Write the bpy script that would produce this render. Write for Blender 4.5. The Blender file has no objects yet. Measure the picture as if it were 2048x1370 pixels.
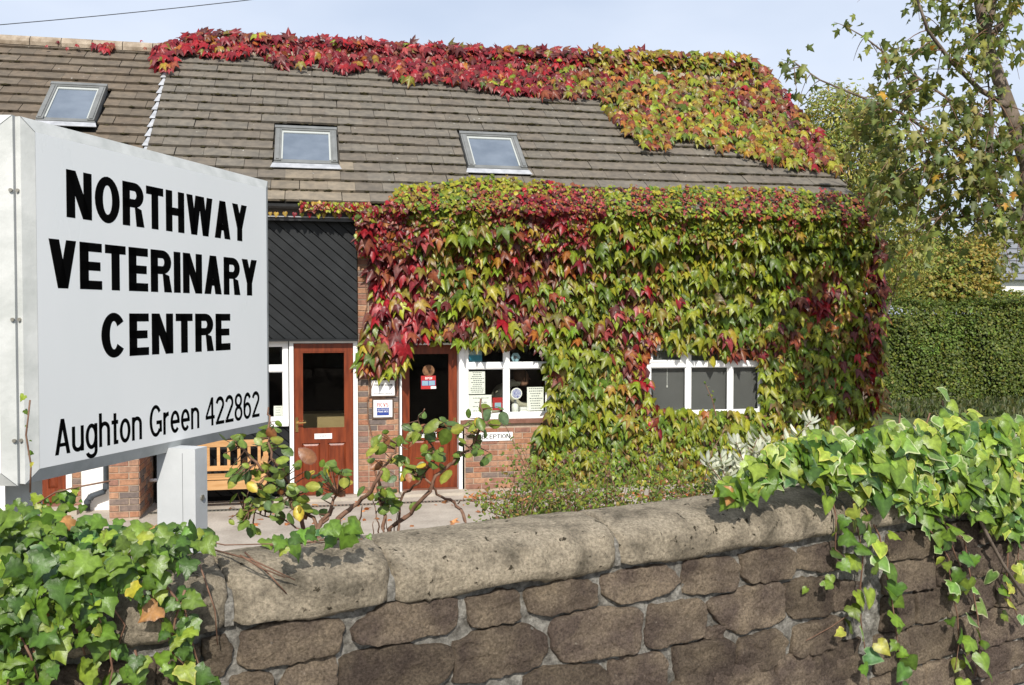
import bpy, math, random
import numpy as np
from mathutils import Vector, Matrix

random.seed(7)
rng = np.random.default_rng(11)
R = math.radians
SC = bpy.context.scene
COL = SC.collection

# ------------------------------------------------------------------ camera
FPX, YAW, PIT, EYE = 1900.0, R(12.0), R(1.6), 2.36
cam_d = bpy.data.cameras.new('camera')
cam_d.sensor_width = 36.0
cam_d.lens = 36.0 * FPX / 2048.0
cam_d.clip_start = 0.05
cam_d.clip_end = 3000.0
cam = bpy.data.objects.new('camera', cam_d)
COL.objects.link(cam)
cam.location = (0, 0, EYE)
cam.rotation_euler = (math.pi / 2 - PIT, 0, -YAW)
SC.camera = cam

# ------------------------------------------------------------------ light
SUN_AZ, SUN_EL = R(9.5), R(40.0)           # sun stands behind the viewer, to the left
S = Vector((-math.sin(SUN_AZ) * math.cos(SUN_EL), -math.cos(SUN_AZ) * math.cos(SUN_EL), math.sin(SUN_EL)))
world = bpy.data.worlds.new('World')
SC.world = world
world.use_nodes = True
nt = world.node_tree
nt.nodes.clear()
w_out = nt.nodes.new('ShaderNodeOutputWorld')
w_bg = nt.nodes.new('ShaderNodeBackground')
w_sky = nt.nodes.new('ShaderNodeTexSky')
w_sky.sky_type = 'NISHITA'
w_sky.sun_disc = False
w_sky.sun_elevation = SUN_EL
w_sky.sun_rotation = math.pi + SUN_AZ
w_sky.air_density = 1.0
w_sky.dust_density = 2.2
w_sky.ozone_density = 2.0
w_tc = nt.nodes.new('ShaderNodeTexCoord')
w_map = nt.nodes.new('ShaderNodeMapping')
w_map.inputs['Scale'].default_value = (1.0, 1.0, 2.6)
w_n = nt.nodes.new('ShaderNodeTexNoise')
w_n.inputs['Scale'].default_value = 1.6
w_n.inputs['Detail'].default_value = 5.0
w_n.inputs['Roughness'].default_value = 0.5
w_r = nt.nodes.new('ShaderNodeMapRange')
w_r.inputs['From Min'].default_value = 0.35
w_r.inputs['From Max'].default_value = 0.68
w_r.inputs['To Min'].default_value = 0.42
w_r.inputs['To Max'].default_value = 0.92
w_mix = nt.nodes.new('ShaderNodeMix')
w_mix.data_type = 'RGBA'
w_mix.inputs[7].default_value = (5.9, 6.5, 7.6, 1)      # thin high cloud veil
nt.links.new(w_tc.outputs['Generated'], w_map.inputs['Vector'])
nt.links.new(w_map.outputs['Vector'], w_n.inputs['Vector'])
nt.links.new(w_n.outputs['Fac'], w_r.inputs['Value'])
nt.links.new(w_r.outputs['Result'], w_mix.inputs[0])
nt.links.new(w_sky.outputs['Color'], w_mix.inputs[6])
nt.links.new(w_mix.outputs[2], w_bg.inputs['Color'])
w_bg.inputs['Strength'].default_value = 0.116
nt.links.new(w_bg.outputs['Background'], w_out.inputs['Surface'])

sun_d = bpy.data.lights.new('sun', 'SUN')
sun_d.energy = 4.2
sun_d.angle = R(0.5)
sun_d.color = (1.0, 0.95, 0.87)
sun = bpy.data.objects.new('sun', sun_d)
COL.objects.link(sun)
sun.location = S * 30
sun.rotation_euler = (-S).to_track_quat('-Z', 'Y').to_euler()
SC.view_settings.view_transform = 'Standard'
SC.view_settings.look = 'None'
SC.view_settings.exposure = 0.25
SC.view_settings.gamma = 1.0
SC.view_settings.use_curve_mapping = False
SC.cycles.max_bounces = 6
SC.cycles.transparent_max_bounces = 12
SC.cycles.use_denoising = True

# ------------------------------------------------------------------ pixels -> directions
CAM = np.array([0, 0, EYE])
_F = np.array([math.sin(YAW) * math.cos(PIT), math.cos(YAW) * math.cos(PIT), -math.sin(PIT)])
_R = np.array([math.cos(YAW), -math.sin(YAW), 0.0])
_U = np.cross(_R, _F)

def ray(x, y):
    return _F + (x - 1024.0) / FPX * _R + (685.0 - y) / FPX * _U

def at_depth(x, y, d):
    return CAM + ray(x, y) * d

def at_plane(x, y, p, n):
    d = ray(x, y)
    p = np.asarray(p, float); n = np.asarray(n, float)
    return CAM + d * (np.dot(p - CAM, n) / np.dot(d, n))

def at_Y(x, y, Y):
    return at_plane(x, y, (0, Y, 0), (0, 1, 0))

def at_Z(x, y, Z):
    return at_plane(x, y, (0, 0, Z), (0, 0, 1))

def project(P):
    q = np.asarray(P, float) - CAM
    d = q @ _F
    return 1024 + FPX * (q @ _R) / d, 685 - FPX * (q @ _U) / d, d

# ------------------------------------------------------------------ object helpers
WL = {}

def thing(name, label, cat, loc=(0, 0, 0), group=None):
    o = bpy.data.objects.new(name, None)
    o.empty_display_size = 0.1
    COL.objects.link(o)
    o.location = tuple(loc)
    WL[o] = np.array(loc, float)
    o['label'] = label; o['category'] = cat
    if group: o['group'] = group
    return o

def link(name, me, parent=None, origin=None, mat=None):
    """mesh given in coordinates relative to origin (world)"""
    o = bpy.data.objects.new(name, me)
    COL.objects.link(o)
    if origin is None:
        origin = WL[parent] if parent is not None else np.zeros(3)
    origin = np.array(origin, float)
    WL[o] = origin
    if parent is not None:
        o.parent = parent
        o.location = tuple(origin - WL[parent])
    else:
        o.location = tuple(origin)
    if mat is not None and not me.materials:
        me.materials.append(mat)
    return o

def tag(o, label, cat, group=None):
    o['label'] = label; o['category'] = cat
    if group: o['group'] = group
    return o

class MB:
    def __init__(s):
        s.v = []; s.f = []
    def add(s, vs, fs):
        b = len(s.v)
        s.v += [tuple(float(c) for c in p) for p in vs]
        s.f += [tuple(b + i for i in f) for f in fs]
        return s
    def box(s, x0, x1, y0, y1, z0, z1):
        return s.add([(x0, y0, z0), (x1, y0, z0), (x1, y1, z0), (x0, y1, z0),
                      (x0, y0, z1), (x1, y0, z1), (x1, y1, z1), (x0, y1, z1)],
                     [(0, 3, 2, 1), (4, 5, 6, 7), (0, 1, 5, 4), (1, 2, 6, 5), (2, 3, 7, 6), (3, 0, 4, 7)])
    def obox(s, p, ax, ay, az, x0, x1, y0, y1, z0, z1):
        """box in a local frame"""
        p, ax, ay, az = [np.asarray(t, float) for t in (p, ax, ay, az)]
        c = [(x0, y0, z0), (x1, y0, z0), (x1, y1, z0), (x0, y1, z0), (x0, y0, z1), (x1, y0, z1), (x1, y1, z1), (x0, y1, z1)]
        return s.add([p + ax * a + ay * b + az * d for a, b, d in c],
                     [(0, 3, 2, 1), (4, 5, 6, 7), (0, 1, 5, 4), (1, 2, 6, 5), (2, 3, 7, 6), (3, 0, 4, 7)])
    def tube(s, pts, rad, n=6, cap=True):
        pts = [np.asarray(p, float) for p in pts]
        if np.isscalar(rad): rad = [rad] * len(pts)
        rings = []
        up = np.array([0.13, 0.21, 0.97])
        for i, p in enumerate(pts):
            t = pts[min(i + 1, len(pts) - 1)] - pts[max(i - 1, 0)]
            t = t / (np.linalg.norm(t) + 1e-9)
            a = np.cross(t, up)
            if np.linalg.norm(a) < 0.15: a = np.cross(t, (1, 0.2, 0))
            a /= np.linalg.norm(a); b = np.cross(t, a)
            rings.append([p + rad[i] * (a * math.cos(2 * math.pi * k / n) + b * math.sin(2 * math.pi * k / n)) for k in range(n)])
        vs = [q for r in rings for q in r]; fs = []
        for i in range(len(pts) - 1):
            for k in range(n):
                k2 = (k + 1) % n
                fs.append((i * n + k, i * n + k2, (i + 1) * n + k2, (i + 1) * n + k))
        if cap:
            fs.append(tuple(range(n - 1, -1, -1)))
            fs.append(tuple(range((len(pts) - 1) * n, len(pts) * n)))
        return s.add(vs, fs)
    def prism(s, poly, d):
        """polygon (3D, planar) extruded by vector d"""
        n = len(poly); d = np.asarray(d, float)
        vs = [np.asarray(p, float) for p in poly] + [np.asarray(p, float) + d for p in poly]
        fs = [tuple(range(n)), tuple(range(2 * n - 1, n - 1, -1))]
        fs += [(i, i + n, (i + 1) % n + n, (i + 1) % n) for i in range(n)]
        return s.add(vs, fs)
    def mesh(s, name, origin=(0, 0, 0), smooth=False):
        me = bpy.data.meshes.new(name)
        o = np.asarray(origin, float)
        v = np.array(s.v, float) - o
        me.from_pydata(v.tolist(), [], s.f)
        if smooth:
            me.polygons.foreach_set('use_smooth', np.ones(len(me.polygons), bool))
        me.update()
        return me
    def build(s, name, mat, parent=None, origin=None, smooth=False, fixn=True):
        if origin is None:
            origin = WL[parent] if parent is not None else np.zeros(3)
        me = s.mesh(name, origin, smooth)
        if fixn:
            import bmesh
            bm = bmesh.new(); bm.from_mesh(me)
            bmesh.ops.recalc_face_normals(bm, faces=bm.faces)
            bm.to_mesh(me); bm.free()
        return link(name, me, parent, origin, mat)

def box_part(name, mat, parent, *b):
    """box part with its origin at its own centre"""
    o = ((b[0] + b[1]) / 2, (b[2] + b[3]) / 2, (b[4] + b[5]) / 2)
    return MB().box(*b).build(name, mat, parent, origin=o, fixn=False)

def tri_mesh(name, V, T, C=None, smooth=True):
    me = bpy.data.meshes.new(name)
    V = np.ascontiguousarray(V, np.float32); T = np.ascontiguousarray(T, np.int32)
    me.vertices.add(len(V)); me.vertices.foreach_set('co', V.ravel())
    me.loops.add(len(T) * 3); me.loops.foreach_set('vertex_index', T.ravel())
    me.polygons.add(len(T))
    me.polygons.foreach_set('loop_start', np.arange(0, len(T) * 3, 3, dtype=np.int32))
    try:
        me.polygons.foreach_set('loop_total', np.full(len(T), 3, np.int32))
    except Exception:
        pass
    me.polygons.foreach_set('use_smooth', np.full(len(T), smooth, bool))
    me.update(calc_edges=True)
    if C is not None:
        at = me.color_attributes.new('Col', 'FLOAT_COLOR', 'POINT')
        c4 = np.ones((len(V), 4), np.float32); c4[:, :3] = C
        at.data.foreach_set('color', c4.ravel())
    return me

def paint(me, c):
    at = me.color_attributes.new('Col', 'FLOAT_COLOR', 'POINT')
    c4 = np.ones((len(me.vertices), 4), np.float32); c4[:, :3] = c
    at.data.foreach_set('color', c4.ravel())

# ------------------------------------------------------------------ materials
def mat(name, c1, c2=None, scale=6.0, rough=0.8, bump=0.0, bscale=60.0, attr=False, spec=0.3, trans=0.0,
        metal=0.0, detail=6.0, brough=0.62, grain=None, spots=None, vary=0.0, lo=0.35, hi=0.65, stretch=None, rvar=0.0, bdist=0.01, coat=0.0):
    m = bpy.data.materials.new(name); m.use_nodes = True
    t = m.node_tree; N = t.nodes; L = t.links
    b = N['Principled BSDF']; out = N['Material Output']
    geo = N.new('ShaderNodeNewGeometry')
    pos = geo.outputs['Position']
    if stretch:
        mp = N.new('ShaderNodeMapping'); mp.inputs['Scale'].default_value = stretch
        L.new(pos, mp.inputs['Vector']); pos = mp.outputs['Vector']
    def noise(sc, det=detail, rg=0.55):
        n = N.new('ShaderNodeTexNoise'); n.inputs['Scale'].default_value = sc
        n.inputs['Detail'].default_value = det; n.inputs['Roughness'].default_value = rg
        L.new(pos, n.inputs['Vector']); return n.outputs['Fac']
    def rnge(v, a, b_, c=0.0, d=1.0):
        r = N.new('ShaderNodeMapRange'); r.inputs['From Min'].default_value = a; r.inputs['From Max'].default_value = b_
        r.inputs['To Min'].default_value = c; r.inputs['To Max'].default_value = d
        L.new(v, r.inputs['Value']); return r.outputs['Result']
    def mix(f, a, b_, mode='MIX'):
        x = N.new('ShaderNodeMix'); x.data_type = 'RGBA'; x.blend_type = mode
        for sock, val in ((x.inputs[0], f), (x.inputs[6], a), (x.inputs[7], b_)):
            if isinstance(val, (int, float)): sock.default_value = val
            elif isinstance(val, (tuple, list)): sock.default_value = (*val[:3], 1)
            else: L.new(val, sock)
        return x.outputs[2]
    col = None
    if attr:
        a = N.new('ShaderNodeAttribute'); a.attribute_name = 'Col'; col = a.outputs['Color']
        if c2 is not None:      # multiply by a mottling between c1 and c2
            col = mix(1.0, col, mix(rnge(noise(scale), lo, hi), c1, c2), 'MULTIPLY')
    elif c2 is not None:
        col = mix(rnge(noise(scale), lo, hi), c1, c2)
    if spots:
        sc, th, cs = spots
        f = rnge(noise(sc, 3.0), th, th + 0.05)
        col = mix(f, col if col is not None else c1, cs)
    if grain:
        gs_, ga = grain
        gv = rnge(noise(gs_, 4.0, 0.7), 0.3, 0.7, 1 - ga, 1 + ga)
        gc = N.new('ShaderNodeCombineColor')
        for i in range(3): L.new(gv, gc.inputs[i])
        col = mix(1.0, col if col is not None else c1, gc.outputs[0], 'MULTIPLY')
    if vary:
        oi = N.new('ShaderNodeObjectInfo')
        v = rnge(oi.outputs['Random'], 0, 1, 1 - vary, 1 + vary)
        cc = N.new('ShaderNodeCombineColor')
        for i in range(3): L.new(v, cc.inputs[i])
        col = mix(1.0, col if col is not None else c1, cc.outputs[0], 'MULTIPLY')
    if col is None: b.inputs['Base Color'].default_value = (*c1[:3], 1)
    else: L.new(col, b.inputs['Base Color'])
    if rvar: L.new(rnge(noise(scale * 2), 0.3, 0.7, rough - rvar, rough + rvar), b.inputs['Roughness'])
    else: b.inputs['Roughness'].default_value = rough
    b.inputs['Specular IOR Level'].default_value = spec
    b.inputs['Metallic'].default_value = metal
    b.inputs['Coat Weight'].default_value = coat
    b.inputs['Coat Roughness'].default_value = 0.12
    if bump:
        bp = N.new('ShaderNodeBump'); bp.inputs['Strength'].default_value = bump; bp.inputs['Distance'].default_value = bdist
        L.new(noise(bscale, 10.0, brough), bp.inputs['Height']); L.new(bp.outputs['Normal'], b.inputs['Normal'])
    if trans:
        tr = N.new('ShaderNodeBsdfTranslucent')
        if col is None: tr.inputs['Color'].default_value = (*c1[:3], 1)
        else: L.new(mix(1.0, col, (1.25, 1.25, 0.8), 'MULTIPLY'), tr.inputs['Color'])
        ms = N.new('ShaderNodeMixShader'); ms.inputs[0].default_value = trans
        L.new(b.outputs[0], ms.inputs[1]); L.new(tr.outputs[0], ms.inputs[2]); L.new(ms.outputs[0], out.inputs['Surface'])
    return m

def glass_mat(name, tint=(0.93, 0.94, 0.92)):
    m = bpy.data.materials.new(name); m.use_nodes = True
    t = m.node_tree; N = t.nodes; L = t.links
    N.remove(N['Principled BSDF'])
    lw = N.new('ShaderNodeLayerWeight'); lw.inputs['Blend'].default_value = 0.5
    pw = N.new('ShaderNodeMath'); pw.operation = 'POWER'; pw.inputs[1].default_value = 5.0
    fr = N.new('ShaderNodeMath'); fr.operation = 'MULTIPLY_ADD'; fr.inputs[1].default_value = 0.95; fr.inputs[2].default_value = 0.03
    L.new(lw.outputs['Facing'], pw.inputs[0]); L.new(pw.outputs[0], fr.inputs[0])
    g = N.new('ShaderNodeBsdfGlossy'); g.inputs['Roughness'].default_value = 0.01
    tr = N.new('ShaderNodeBsdfTransparent'); tr.inputs['Color'].default_value = (*tint, 1)
    x = N.new('ShaderNodeMixShader')
    L.new(fr.outputs[0], x.inputs[0]); L.new(tr.outputs[0], x.inputs[1]); L.new(g.outputs[0], x.inputs[2])
    L.new(x.outputs[0], N['Material Output'].inputs['Surface'])
    return m

M = {}
M['tile'] = mat('concrete tile', (0.82, 0.82, 0.82), (1.18, 1.15, 1.1), 9.0, 0.9, 0.5, 90.0, attr=True, spec=0.2, spots=(13.0, 0.70, (0.40, 0.39, 0.35)), bdist=0.006)
M['slab'] = mat('roof underlay', (0.06, 0.055, 0.05), None, rough=0.95)
M['moss_and_shade'] = mat('moss_and_shade', (0.035, 0.032, 0.018), (0.07, 0.06, 0.03), 30.0, 0.95, 0.6, 120.0, spec=0.1)
M['lead'] = mat('lead flashing', (0.30, 0.31, 0.33), (0.44, 0.45, 0.47), 8.0, 0.6, 0.2, 40.0)
M['ridge'] = mat('ridge tile', (0.22, 0.17, 0.12), (0.42, 0.35, 0.27), 7.0, 0.9, 0.5, 70.0)
M['skyframe'] = mat('grey skylight cladding', (0.14, 0.145, 0.14), (0.19, 0.195, 0.19), 5.0, 0.55, spec=0.4)
M['skyin'] = mat('skylight inner trim', (0.42, 0.44, 0.42), None, rough=0.5)
M['skypane'] = mat('skylight glass over blind', (0.10, 0.125, 0.16), (0.15, 0.18, 0.22), 2.5, 0.08, spec=0.6, coat=0.2)
M['brick'] = mat('brick', (0.78, 0.78, 0.78), (1.2, 1.15, 1.1), 22.0, 0.9, 0.6, 130.0, attr=True, spec=0.15, bdist=0.004)
M['mortar'] = mat('brick mortar', (0.34, 0.26, 0.19), (0.44, 0.35, 0.27), 20.0, 0.95, 0.4, 150.0, spec=0.1)
M['black'] = mat('black stained boards', (0.009, 0.0105, 0.0115), (0.016, 0.018, 0.0195), 4.0, 0.55, 0.25, 60.0, spec=0.25, vary=0.25)
M['blackgap'] = mat('board backing', (0.004, 0.004, 0.004), None, rough=0.9)
M['upvc'] = mat('white frame', (0.80, 0.81, 0.80), (0.86, 0.86, 0.85), 3.0, 0.35, spec=0.45)
M['wood'] = mat('varnished red wood', (0.115, 0.023, 0.008), (0.205, 0.042, 0.013), 5.0, 0.35, 0.1, 60.0, spec=0.4, stretch=(6, 6, 0.7))
M['bench'] = mat('pale oiled timber', (0.46, 0.25, 0.10), (0.56, 0.33, 0.15), 5.0, 0.5, 0.1, 60.0, stretch=(1, 6, 6), vary=0.12)
M['brass'] = mat('brass', (0.75, 0.52, 0.2), None, rough=0.25, metal=1.0)
M['glass'] = glass_mat('window glass')
M['render'] = mat('white render', (0.78, 0.77, 0.74), (0.84, 0.83, 0.81), 2.0, 0.85, 0.2, 50.0)
M['pipe'] = mat('grey plastic pipe', (0.045, 0.055, 0.065), (0.07, 0.08, 0.09), 8.0, 0.45)
M['gutter'] = mat('black gutter', (0.012, 0.012, 0.013), (0.02, 0.02, 0.02), 8.0, 0.35, spec=0.5)
M['dark'] = mat('room lining coloured dim', (0.035, 0.03, 0.027), (0.05, 0.045, 0.04), 2.0, 0.9)  # room surfaces coloured dark so the interior looks unlit
M['blind'] = mat('grey roller blind', (0.105, 0.105, 0.108), (0.12, 0.12, 0.122), 2.0, 0.85)
M['white'] = mat('white plastic', (0.80, 0.80, 0.79), None, rough=0.5)
M['paper'] = mat('paper', (0.86, 0.87, 0.82), None, rough=0.8)
M['counter'] = mat('tan counter front', (0.34, 0.25, 0.12), (0.40, 0.30, 0.15), 3.0, 0.6)
M['ink'] = mat('black ink', (0.004, 0.004, 0.004), None, rough=0.9, spec=0.0)
M['grey_ink'] = mat('grey ink', (0.16, 0.17, 0.18), None, rough=0.7)
M['red_ink'] = mat('red print', (0.42, 0.03, 0.03), None, rough=0.5)
M['blue_ink'] = mat('blue print', (0.03, 0.06, 0.26), None, rough=0.5)
M['teal_ink'] = mat('teal print', (0.05, 0.26, 0.38), None, rough=0.5)
M['pale_blue'] = mat('pale blue print', (0.30, 0.47, 0.55), None, rough=0.5)
M['bronze'] = mat('brown plaque backing', (0.07, 0.045, 0.03), (0.10, 0.07, 0.05), 20.0, 0.6)
M['sill'] = mat('brown clay sill', (0.16, 0.075, 0.05), (0.21, 0.10, 0.07), 12.0, 0.6, 0.2)
M['step'] = mat('concrete step', (0.36, 0.32, 0.26), (0.46, 0.41, 0.34), 8.0, 0.9, 0.4, 60.0)
M['signwhite'] = mat('white sign face', (0.83, 0.845, 0.835), (0.88, 0.885, 0.875), 2.2, 0.32, spec=0.4, detail=9.0, lo=0.3, hi=0.7, stretch=(1, 1, 0.35), rvar=0.06)
M['postshade'] = mat('post paint greyed for shade', (0.50, 0.52, 0.53), (0.56, 0.58, 0.59), 6.0, 0.5, 0.1, 40.0)  # colour greyed to stand in for the shadow on the post
M['signframe'] = mat('weathered white aluminium', (0.46, 0.475, 0.455), (0.58, 0.59, 0.57), 9.0, 0.5, 0.15, 40.0, lo=0.35, hi=0.6, detail=9.0, spec=0.4)
M['steel'] = mat('galvanised screw', (0.35, 0.33, 0.28), None, rough=0.4, metal=0.7)
M['coping'] = mat('sandstone coping', (0.49, 0.415, 0.305), (0.19, 0.163, 0.12), 9.0, 0.96, 1.0, 34.0, spec=0.08, vary=0.08, lo=0.44, hi=0.70, bdist=0.03, detail=12.0, brough=0.8, grain=(95.0, 0.45), spots=(34.0, 0.645, (0.075, 0.062, 0.042)))  # dark spots stand in for the shade of pits
M['stone'] = mat('dark gritstone', (0.128, 0.097, 0.078), (0.30, 0.237, 0.165), 6.0, 0.96, 1.0, 42.0, spec=0.1, vary=0.30, lo=0.40, hi=0.68, bdist=0.035, detail=12.0, brough=0.8, grain=(110.0, 0.5), spots=(70.0, 0.68, (0.26, 0.22, 0.175)))
M['smortar'] = mat('lime mortar', (0.15, 0.14, 0.12), (0.40, 0.38, 0.335), 26.0, 0.97, 1.0, 40.0, spec=0.08, bdist=0.025, detail=10.0, brough=0.8, grain=(80.0, 0.45), spots=(19.0, 0.70, (0.62, 0.61, 0.58)))
M['yard'] = mat('courtyard concrete', (0.33, 0.29, 0.245), (0.46, 0.41, 0.35), 2.2, 0.95, 0.5, 90.0, spec=0.15, bdist=0.006, detail=9.0, grain=(40.0, 0.16), spots=(1.7, 0.66, (0.27, 0.24, 0.205)))
M['road'] = mat('asphalt', (0.045, 0.045, 0.047), (0.065, 0.064, 0.062), 3.0, 0.95, 0.6, 120.0)
M['pave'] = mat('pavement', (0.24, 0.23, 0.21), (0.32, 0.30, 0.27), 2.0, 0.95, 0.5, 90.0)
M['grass'] = mat('rough grass', (0.045, 0.065, 0.018), (0.085, 0.095, 0.03), 3.0, 0.95, 0.6, 60.0)
M['soil'] = mat('soil', (0.05, 0.036, 0.025), (0.09, 0.065, 0.045), 14.0, 0.98, 1.0, 50.0, bdist=0.03)
M['bark'] = mat('tree bark', (0.10, 0.075, 0.055), (0.20, 0.16, 0.125), 14.0, 0.95, 0.8, 60.0, stretch=(1, 1, 0.4), bdist=0.01)
M['twig'] = mat('twig bark', (0.13, 0.065, 0.04), (0.22, 0.13, 0.085), 30.0, 0.7, spec=0.3)
M['creeper'] = mat('creeper leaf', (0.72, 0.72, 0.72), (1.15, 1.15, 1.15), 30.0, 0.40, attr=True, spec=0.34, trans=0.2, rvar=0.1)
M['ivy'] = mat('ivy leaf', (0.8, 0.8, 0.8), (1.15, 1.15, 1.15), 60.0, 0.38, attr=True, spec=0.4, trans=0.22, bump=0.4, bscale=40.0, bdist=0.006, rvar=0.1)
M['leaf'] = mat('matt leaf', (0.8, 0.8, 0.8), (1.2, 1.2, 1.2), 20.0, 0.5, attr=True, spec=0.35, trans=0.35)
M['berry'] = mat('creeper fruit', (0.8, 0.8, 0.8), (1.1, 1.1, 1.1), 40.0, 0.4, attr=True)
M['core'] = mat('core with shade in its colour', (0.020, 0.026, 0.010), (0.03, 0.034, 0.016), 9.0, 0.95)  # dark solid fill; the shade inside foliage is put into its colour
M['slate'] = mat('slate', (0.16, 0.17, 0.19), (0.22, 0.23, 0.25), 3.0, 0.8)
M['cloth'] = mat('cream shirt', (0.42, 0.40, 0.30), (0.52, 0.50, 0.40), 9.0, 0.9)
M['skin'] = mat('skin', (0.45, 0.25, 0.17), None, rough=0.6)
M['hair'] = mat('brown hair', (0.06, 0.03, 0.015), (0.1, 0.05, 0.03), 60.0, 0.6)
M['trouser'] = mat('dark trousers', (0.02, 0.022, 0.03), None, rough=0.9)
M['cable'] = mat('cable', (0.02, 0.02, 0.02), None, rough=0.6)

# ------------------------------------------------------------------ stroke alphabet (unit cap height)
def _bar(x0, y0, x1, y1): return [(x0, y0), (x1, y0), (x1, y1), (x0, y1)]

def _ring(cx, cy, rx, ry, w, a0=0.0, a1=360.0, n=28, wy=None):
    wy = wy or w
    ps = []
    for i in range(n):
        t0 = R(a0 + (a1 - a0) * i / n); t1 = R(a0 + (a1 - a0) * (i + 1) / n)
        f = lambda t, k: (cx + (rx - k * w) * math.cos(t), cy + (ry - k * wy) * math.sin(t))
        ps.append([f(t0, 0), f(t1, 0), f(t1, 1), f(t0, 1)])
    return ps

def _ribbon(pts, w):
    ps = []
    L = []; Rr = []
    for i, p in enumerate(pts):
        a = pts[max(i - 1, 0)]; b = pts[min(i + 1, len(pts) - 1)]
        tx, ty = b[0] - a[0], b[1] - a[1]; l = math.hypot(tx, ty) or 1
        nx, ny = -ty / l * w / 2, tx / l * w / 2
        L.append((p[0] + nx, p[1] + ny)); Rr.append((p[0] - nx, p[1] - ny))
    for i in range(len(pts) - 1):
        ps.append([L[i], L[i + 1], Rr[i + 1], Rr[i]])
    return ps

def _arc(cx, cy, rx, ry, a0, a1, n=10):
    return [(cx + rx * math.cos(R(a0 + (a1 - a0) * i / n)), cy + ry * math.sin(R(a0 + (a1 - a0) * i / n))) for i in range(n + 1)]

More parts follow.
